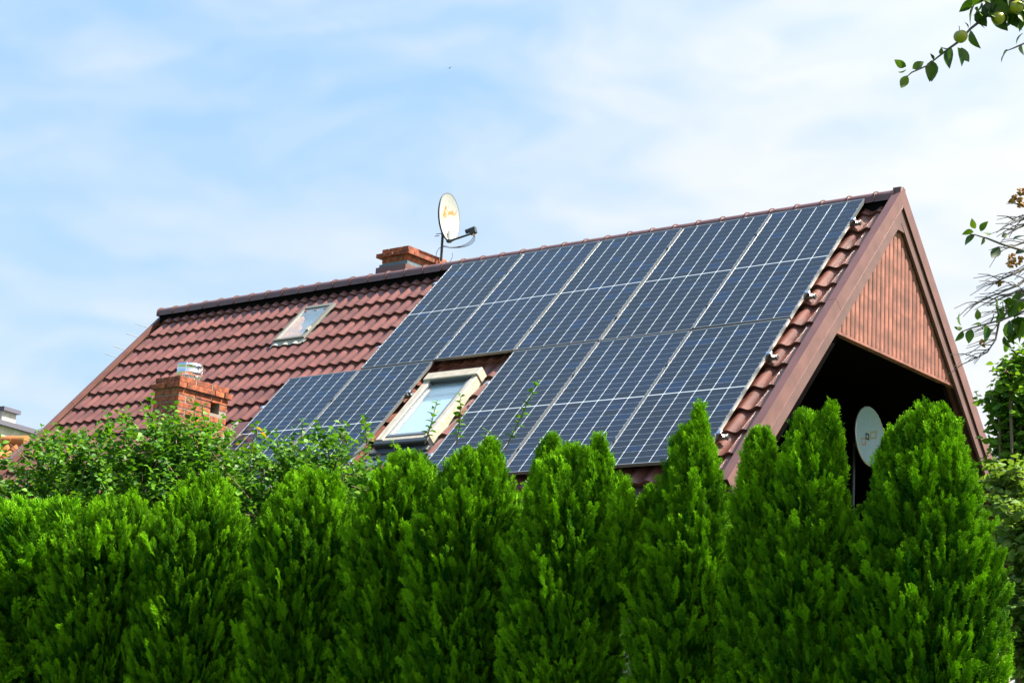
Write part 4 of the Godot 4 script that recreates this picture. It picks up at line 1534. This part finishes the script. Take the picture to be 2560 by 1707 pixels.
func make_right_side():
	var r := RandomNumberGenerator.new()
	r.seed = 77
	var lf := leaf_mesh(0.62, 0.30)
	var mats := green_mats([[0.040, 0.105, 0.010], [0.022, 0.068, 0.014], [0.060, 0.135, 0.008], [0.090, 0.17, 0.007]])
	# apple tree: its trunk stands to the right of the picture
	var foot := at(3300, 1700, 7.6)
	foot.y = 0
	var ap := thing("apple_tree", "apple branches with green leaves and yellow apples reaching in from the right", "tree", foot)
	var D := 7.3
	var s := begin()
	var fork := at(3200, 300, 7.5) - foot
	tube(s, [Vector3.ZERO, Vector3(0.05, 1.2, 0), fork * 0.6 + Vector3(0, 0.4, 0), fork], [0.13, 0.11, 0.09, 0.06], 10)
	part(ap, "trunk", done(s), M.bark)
	s = begin()
	tube(s, [fork, at(2900, -250, 7.4) - foot, at(2620, -90, D) - foot, at(2480, 20, D) - foot], [0.05, 0.035, 0.018, 0.009], 8)
	tube(s, [fork, at(2880, 500, 7.4) - foot, at(2700, 640, D) - foot, at(2590, 640, D) - foot], [0.05, 0.03, 0.014, 0.006], 8)
	tube(s, [fork * 0.8, at(2900, 760, 7.4) - foot, at(2720, 800, D) - foot, at(2600, 770, D) - foot], [0.05, 0.03, 0.014, 0.007], 8)
	part(ap, "limb", done(s), M.bark)
	var crowd := []
	for i in 34:
		crowd.append([2440 + r.randf() * 130, -30 + r.randf() * 62, r.randf_range(-1, 1), r.randf_range(-0.2, 1.0), r.randf_range(0.06, 0.095)])
	var crowd2 := []
	for i in 16:
		crowd2.append([2500 + r.randf() * 70, 745 + r.randf() * 95, r.randf_range(-1, 1), r.randf_range(-0.5, 1.0), r.randf_range(0.05, 0.085)])
	var V := func(x, y): return Vector2(x, y)
	twig(ap, [V.call(2480, 22), V.call(2470, 38), V.call(2427, 72), V.call(2402, 101), V.call(2375, 120), V.call(2345, 143), V.call(2319, 164), V.call(2280, 181), V.call(2271, 189)], 0.007, lf,
		[[2267, 166, -0.8, -0.35, 0.055], [2268, 172, -0.7, 0.5, 0.04], [2282, 172, 0.9, -0.6, 0.055], [2270, 188, -0.5, 1.0, 0.06], [2330, 150, 0.1, 1.0, 0.085], [2335, 150, -0.2, -0.8, 0.03], [2352, 136, 0.3, -1.0, 0.03],
		[2372, 120, -0.9, 0.05, 0.035], [2380, 118, -0.3, 1.0, 0.085], [2395, 118, 0.5, 1.0, 0.08], [2405, 118, 0.35, 1.0, 0.07], [2428, 75, 0.2, 1.0, 0.085], [2422, 70, -0.2, -0.6, 0.03], [2450, 45, 0.2, 1.0, 0.05], [2370, 120, -0.1, 1.0, 0.075], [2322, 158, 0.25, 1.0, 0.075],
		[2440, 8, -0.5, 1.0, 0.09], [2455, 5, -0.3, 1.0, 0.07], [2475, 20, 0.1, 1.0, 0.08], [2490, 30, 0.4, 1.0, 0.09], [2500, 12, 0.2, 1.0, 0.07], [2520, 20, 0.5, 0.9, 0.09], [2535, 30, 0.3, 1.0, 0.085], [2550, 25, 0.3, 1.0, 0.085], [2460, 0, 0.6, 0.6, 0.07], [2510, 0, 0.7, 0.5, 0.07], [2540, 0, -0.5, 1.0, 0.08], [2430, -4, -0.6, 0.9, 0.07], [2470, -8, 0.8, 0.4, 0.06], [2480, 5, -0.7, 0.9, 0.075], [2525, -6, -0.8, 0.8, 0.08], [2548, 5, 0.6, 0.9, 0.08], [2558, 12, -0.3, 1.0, 0.085], [2500, -12, 0.3, 1.0, 0.08]], D, mats, r, crowd)
	twig(ap, [V.call(2620, 60), V.call(2580, 100), V.call(2540, 118), V.call(2520, 126)], 0.006, lf, [[2522, 124, -0.8, 0.75, 0.065], [2560, 82, -0.8, 0.7, 0.055], [2556, 112, -0.15, 1.0, 0.055], [2585, 90, 0.2, 1.0, 0.06]], D, mats, r)
	twig(ap, [V.call(2600, 640), V.call(2545, 622), V.call(2505, 610), V.call(2470, 596), V.call(2440, 587), V.call(2425, 585)], 0.006, lf,
		[[2440, 572, -0.5, -0.9, 0.045], [2436, 580, -0.9, 0.0, 0.05], [2438, 588, -0.9, 0.6, 0.055], [2452, 578, 0.6, -1.0, 0.05], [2455, 580, 0.8, 0.3, 0.045], [2460, 592, -0.1, 0.8, 0.035], [2505, 592, 0.7, -0.3, 0.035], [2500, 616, -0.6, 0.9, 0.065], [2535, 600, 0.9, -0.6, 0.06], [2540, 635, 0.8, -0.4, 0.05]], D, mats, r)
	twig(ap, [V.call(2610, 762), V.call(2560, 778), V.call(2510, 798), V.call(2460, 812), V.call(2430, 820), V.call(2408, 828)], 0.006, lf,
		[[2405, 815, -0.4, -1.0, 0.055], [2408, 820, -0.9, 0.05, 0.035], [2408, 826, -0.4, 1.0, 0.055], [2445, 800, 0.0, -0.9, 0.045], [2455, 812, -0.9, -0.15, 0.05], [2430, 822, -0.3, 1.0, 0.06], [2465, 812, 0.2, 1.0, 0.07], [2475, 806, 0.6, -0.8, 0.045], [2505, 790, -0.4, -1.0, 0.08], [2520, 790, 0.5, -0.5, 0.07], [2525, 800, -0.1, 1.0, 0.10], [2545, 790, 0.3, 1.0, 0.09], [2540, 830, -0.5, 0.8, 0.07], [2556, 800, -0.2, 1.0, 0.10], [2555, 780, -0.5, -0.5, 0.06], [2530, 800, 0.9, 0.6, 0.09]], D, mats, r, crowd2)
	# apples
	for q in [[2403, 91, 0.0285], [2542, 18, 0.030], [2497, 45, 0.028]]:
		s = begin()
		var R: float = q[2]
		var prof := []
		for i in 15:
			var a := PI * i / 14.0
			var rr := R * sin(a) * (1.0 + 0.06 * cos(a))
			var yy := R * 0.93 * cos(a)
			if i == 0:
				yy -= R * 0.16
			elif i == 1:
				yy -= R * 0.05
			if i == 14:
				yy += R * 0.10
			prof.append(Vector2(rr, yy))
		lathe(s, prof, 20)
		var c := at(q[0], q[1], D - 0.03) - foot
		var apple := part(ap, "apple", done(s), M.apple, Transform3D(Basis(Vector3(1, 0, 0.3).normalized(), 0.35), c))
		s = begin()
		tube(s, [Vector3(0, R * 0.75, 0), Vector3(0.004, R * 1.5, 0)], [0.0016, 0.0016], 5)
		part(apple, "stalk", done(s), M.twig)
		s = begin()
		lathe(s, [Vector2(0.0, -R * 0.86), Vector2(0.004, -R * 0.90), Vector2(0.0065, -R * 0.84)], 7)
		part(apple, "blossom_end", done(s), M.bark)
	# bare drooping twigs with rusty seed heads
	var f2 := at(2900, 1600, 9.2)
	f2.y = 0
	var tr := thing("seed_tree", "drooping bare twigs with rusty seed clusters at the right edge", "tree", f2)
	var D2 := 9.0
	s = begin()
	var top := at(2760, 620, 9.1) - f2
	tube(s, [Vector3.ZERO, top * 0.5 + Vector3(0.05, 0, 0), top, at(2680, 380, 9.0) - f2], [0.10, 0.08, 0.05, 0.02], 9)
	part(tr, "trunk", done(s), M.bark)
	var runs := [[V.call(2690, 430), V.call(2600, 520), V.call(2560, 548), V.call(2528, 560)], [V.call(2710, 560), V.call(2610, 600), V.call(2560, 606), V.call(2508, 625)], [V.call(2720, 600), V.call(2600, 650), V.call(2545, 680), V.call(2500, 700), V.call(2492, 712)],
		[V.call(2730, 640), V.call(2610, 660), V.call(2548, 712), V.call(2510, 728), V.call(2440, 757)], [V.call(2720, 660), V.call(2600, 722), V.call(2540, 730), V.call(2505, 745), V.call(2470, 765)], [V.call(2740, 680), V.call(2600, 735), V.call(2540, 760), V.call(2500, 800), V.call(2490, 850), V.call(2470, 880), V.call(2432, 900)],
		[V.call(2720, 700), V.call(2610, 700), V.call(2550, 745), V.call(2512, 790), V.call(2480, 830)], [V.call(2700, 520), V.call(2600, 540), V.call(2556, 566), V.call(2535, 575)]]
	for q in runs:
		s = begin()
		var w := []
		var rad := []
		for i in q.size():
			w.append(at(q[i].x, q[i].y, D2 + 0.06 * sin(i * 2.1 + q.size())) - f2)
			rad.append(lerpf(0.012, 0.0018, float(i) / (q.size() - 1)))
		tube(s, w, rad, 5)
		for i in range(1, q.size()):
			for k in 4:
				var a: Vector3 = w[i - 1].lerp(w[i], r.randf())
				var e := a + cam.basis * Vector3(r.randf_range(-0.16, -0.05), r.randf_range(-0.09, 0.03), r.randf_range(-0.05, 0.05))
				tube(s, [a, a.lerp(e, 0.5) + Vector3(0, 0.012, 0), e], [0.003, 0.0022, 0.0014], 4)
		part(tr, "twig", done(s), M.twig)
	for q in [[2545, 495, 10, 16], [2556, 512, 8, 10], [2530, 502, 4, 6], [2540, 650, 16, 14], [2528, 662, 8, 8], [2556, 650, 6, 6], [2503, 706, 7, 6], [2459, 858, 6, 5], [2556, 480, 8, 8]]:
		s = begin()
		for i in int(q[3]):
			var c := at(q[0] + r.randf_range(-1, 1) * q[2], q[1] + r.randf_range(-1, 1) * q[2], D2 + r.randf_range(-0.03, 0.03)) - f2
			var b := Basis(Vector3(r.randf_range(-1, 1), r.randf_range(-1, 1), r.randf_range(-1, 1)).normalized(), r.randf() * 3.0)
			soft_box(s, Vector3(-0.011, -0.004, -0.008), Vector3(0.011, 0.004, 0.008), 0.003, Transform3D(b, c))
		part(tr, "seed_cluster", done(s), M.seed)
	# leafy shrubs at the right edge
	var shades := [[0.13, 0.27, 0.026], [0.10, 0.23, 0.026], [0.19, 0.34, 0.035], [0.05, 0.14, 0.022]]
	var lm := leaf_mesh(0.75, 0.25)
	var p := at(2570, 1250, 11.5)
	bush("tall_shrub", "tall shrub with dark and light leaves right of the gable", "shrub", Vector3(p.x, 0, p.z),
		[[at(2585, 1010, 11.5) - Vector3(p.x, 0, p.z), 0.27], [at(2590, 1150, 11.5) - Vector3(p.x, 0, p.z), 0.30], [at(2530, 1100, 11.6) - Vector3(p.x, 0, p.z), 0.13], [at(2590, 1280, 11.4) - Vector3(p.x, 0, p.z), 0.30], [at(2555, 915, 11.5) - Vector3(p.x, 0, p.z), 0.13], [at(2500, 1010, 11.5) - Vector3(p.x, 0, p.z), 0.10], [at(2525, 950, 11.4) - Vector3(p.x, 0, p.z), 0.08]], 6500, lm, 0.062, shades, 70, 401)
	var p2 := at(2600, 1500, 10.0)
	bush("pale_shrub", "pale green shrub beside the right end of the hedge", "shrub", Vector3(p2.x, 0, p2.z),
		[[at(2575, 1330, 10.0) - Vector3(p2.x, 0, p2.z), 0.22], [at(2585, 1480, 10.0) - Vector3(p2.x, 0, p2.z), 0.24], [at(2580, 1620, 10.0) - Vector3(p2.x, 0, p2.z), 0.22], [at(2530, 1210, 10.2) - Vector3(p2.x, 0, p2.z), 0.14]], 3800, lm, 0.065, [[0.16, 0.27, 0.06], [0.12, 0.22, 0.05], [0.20, 0.31, 0.09]], 70, 402)
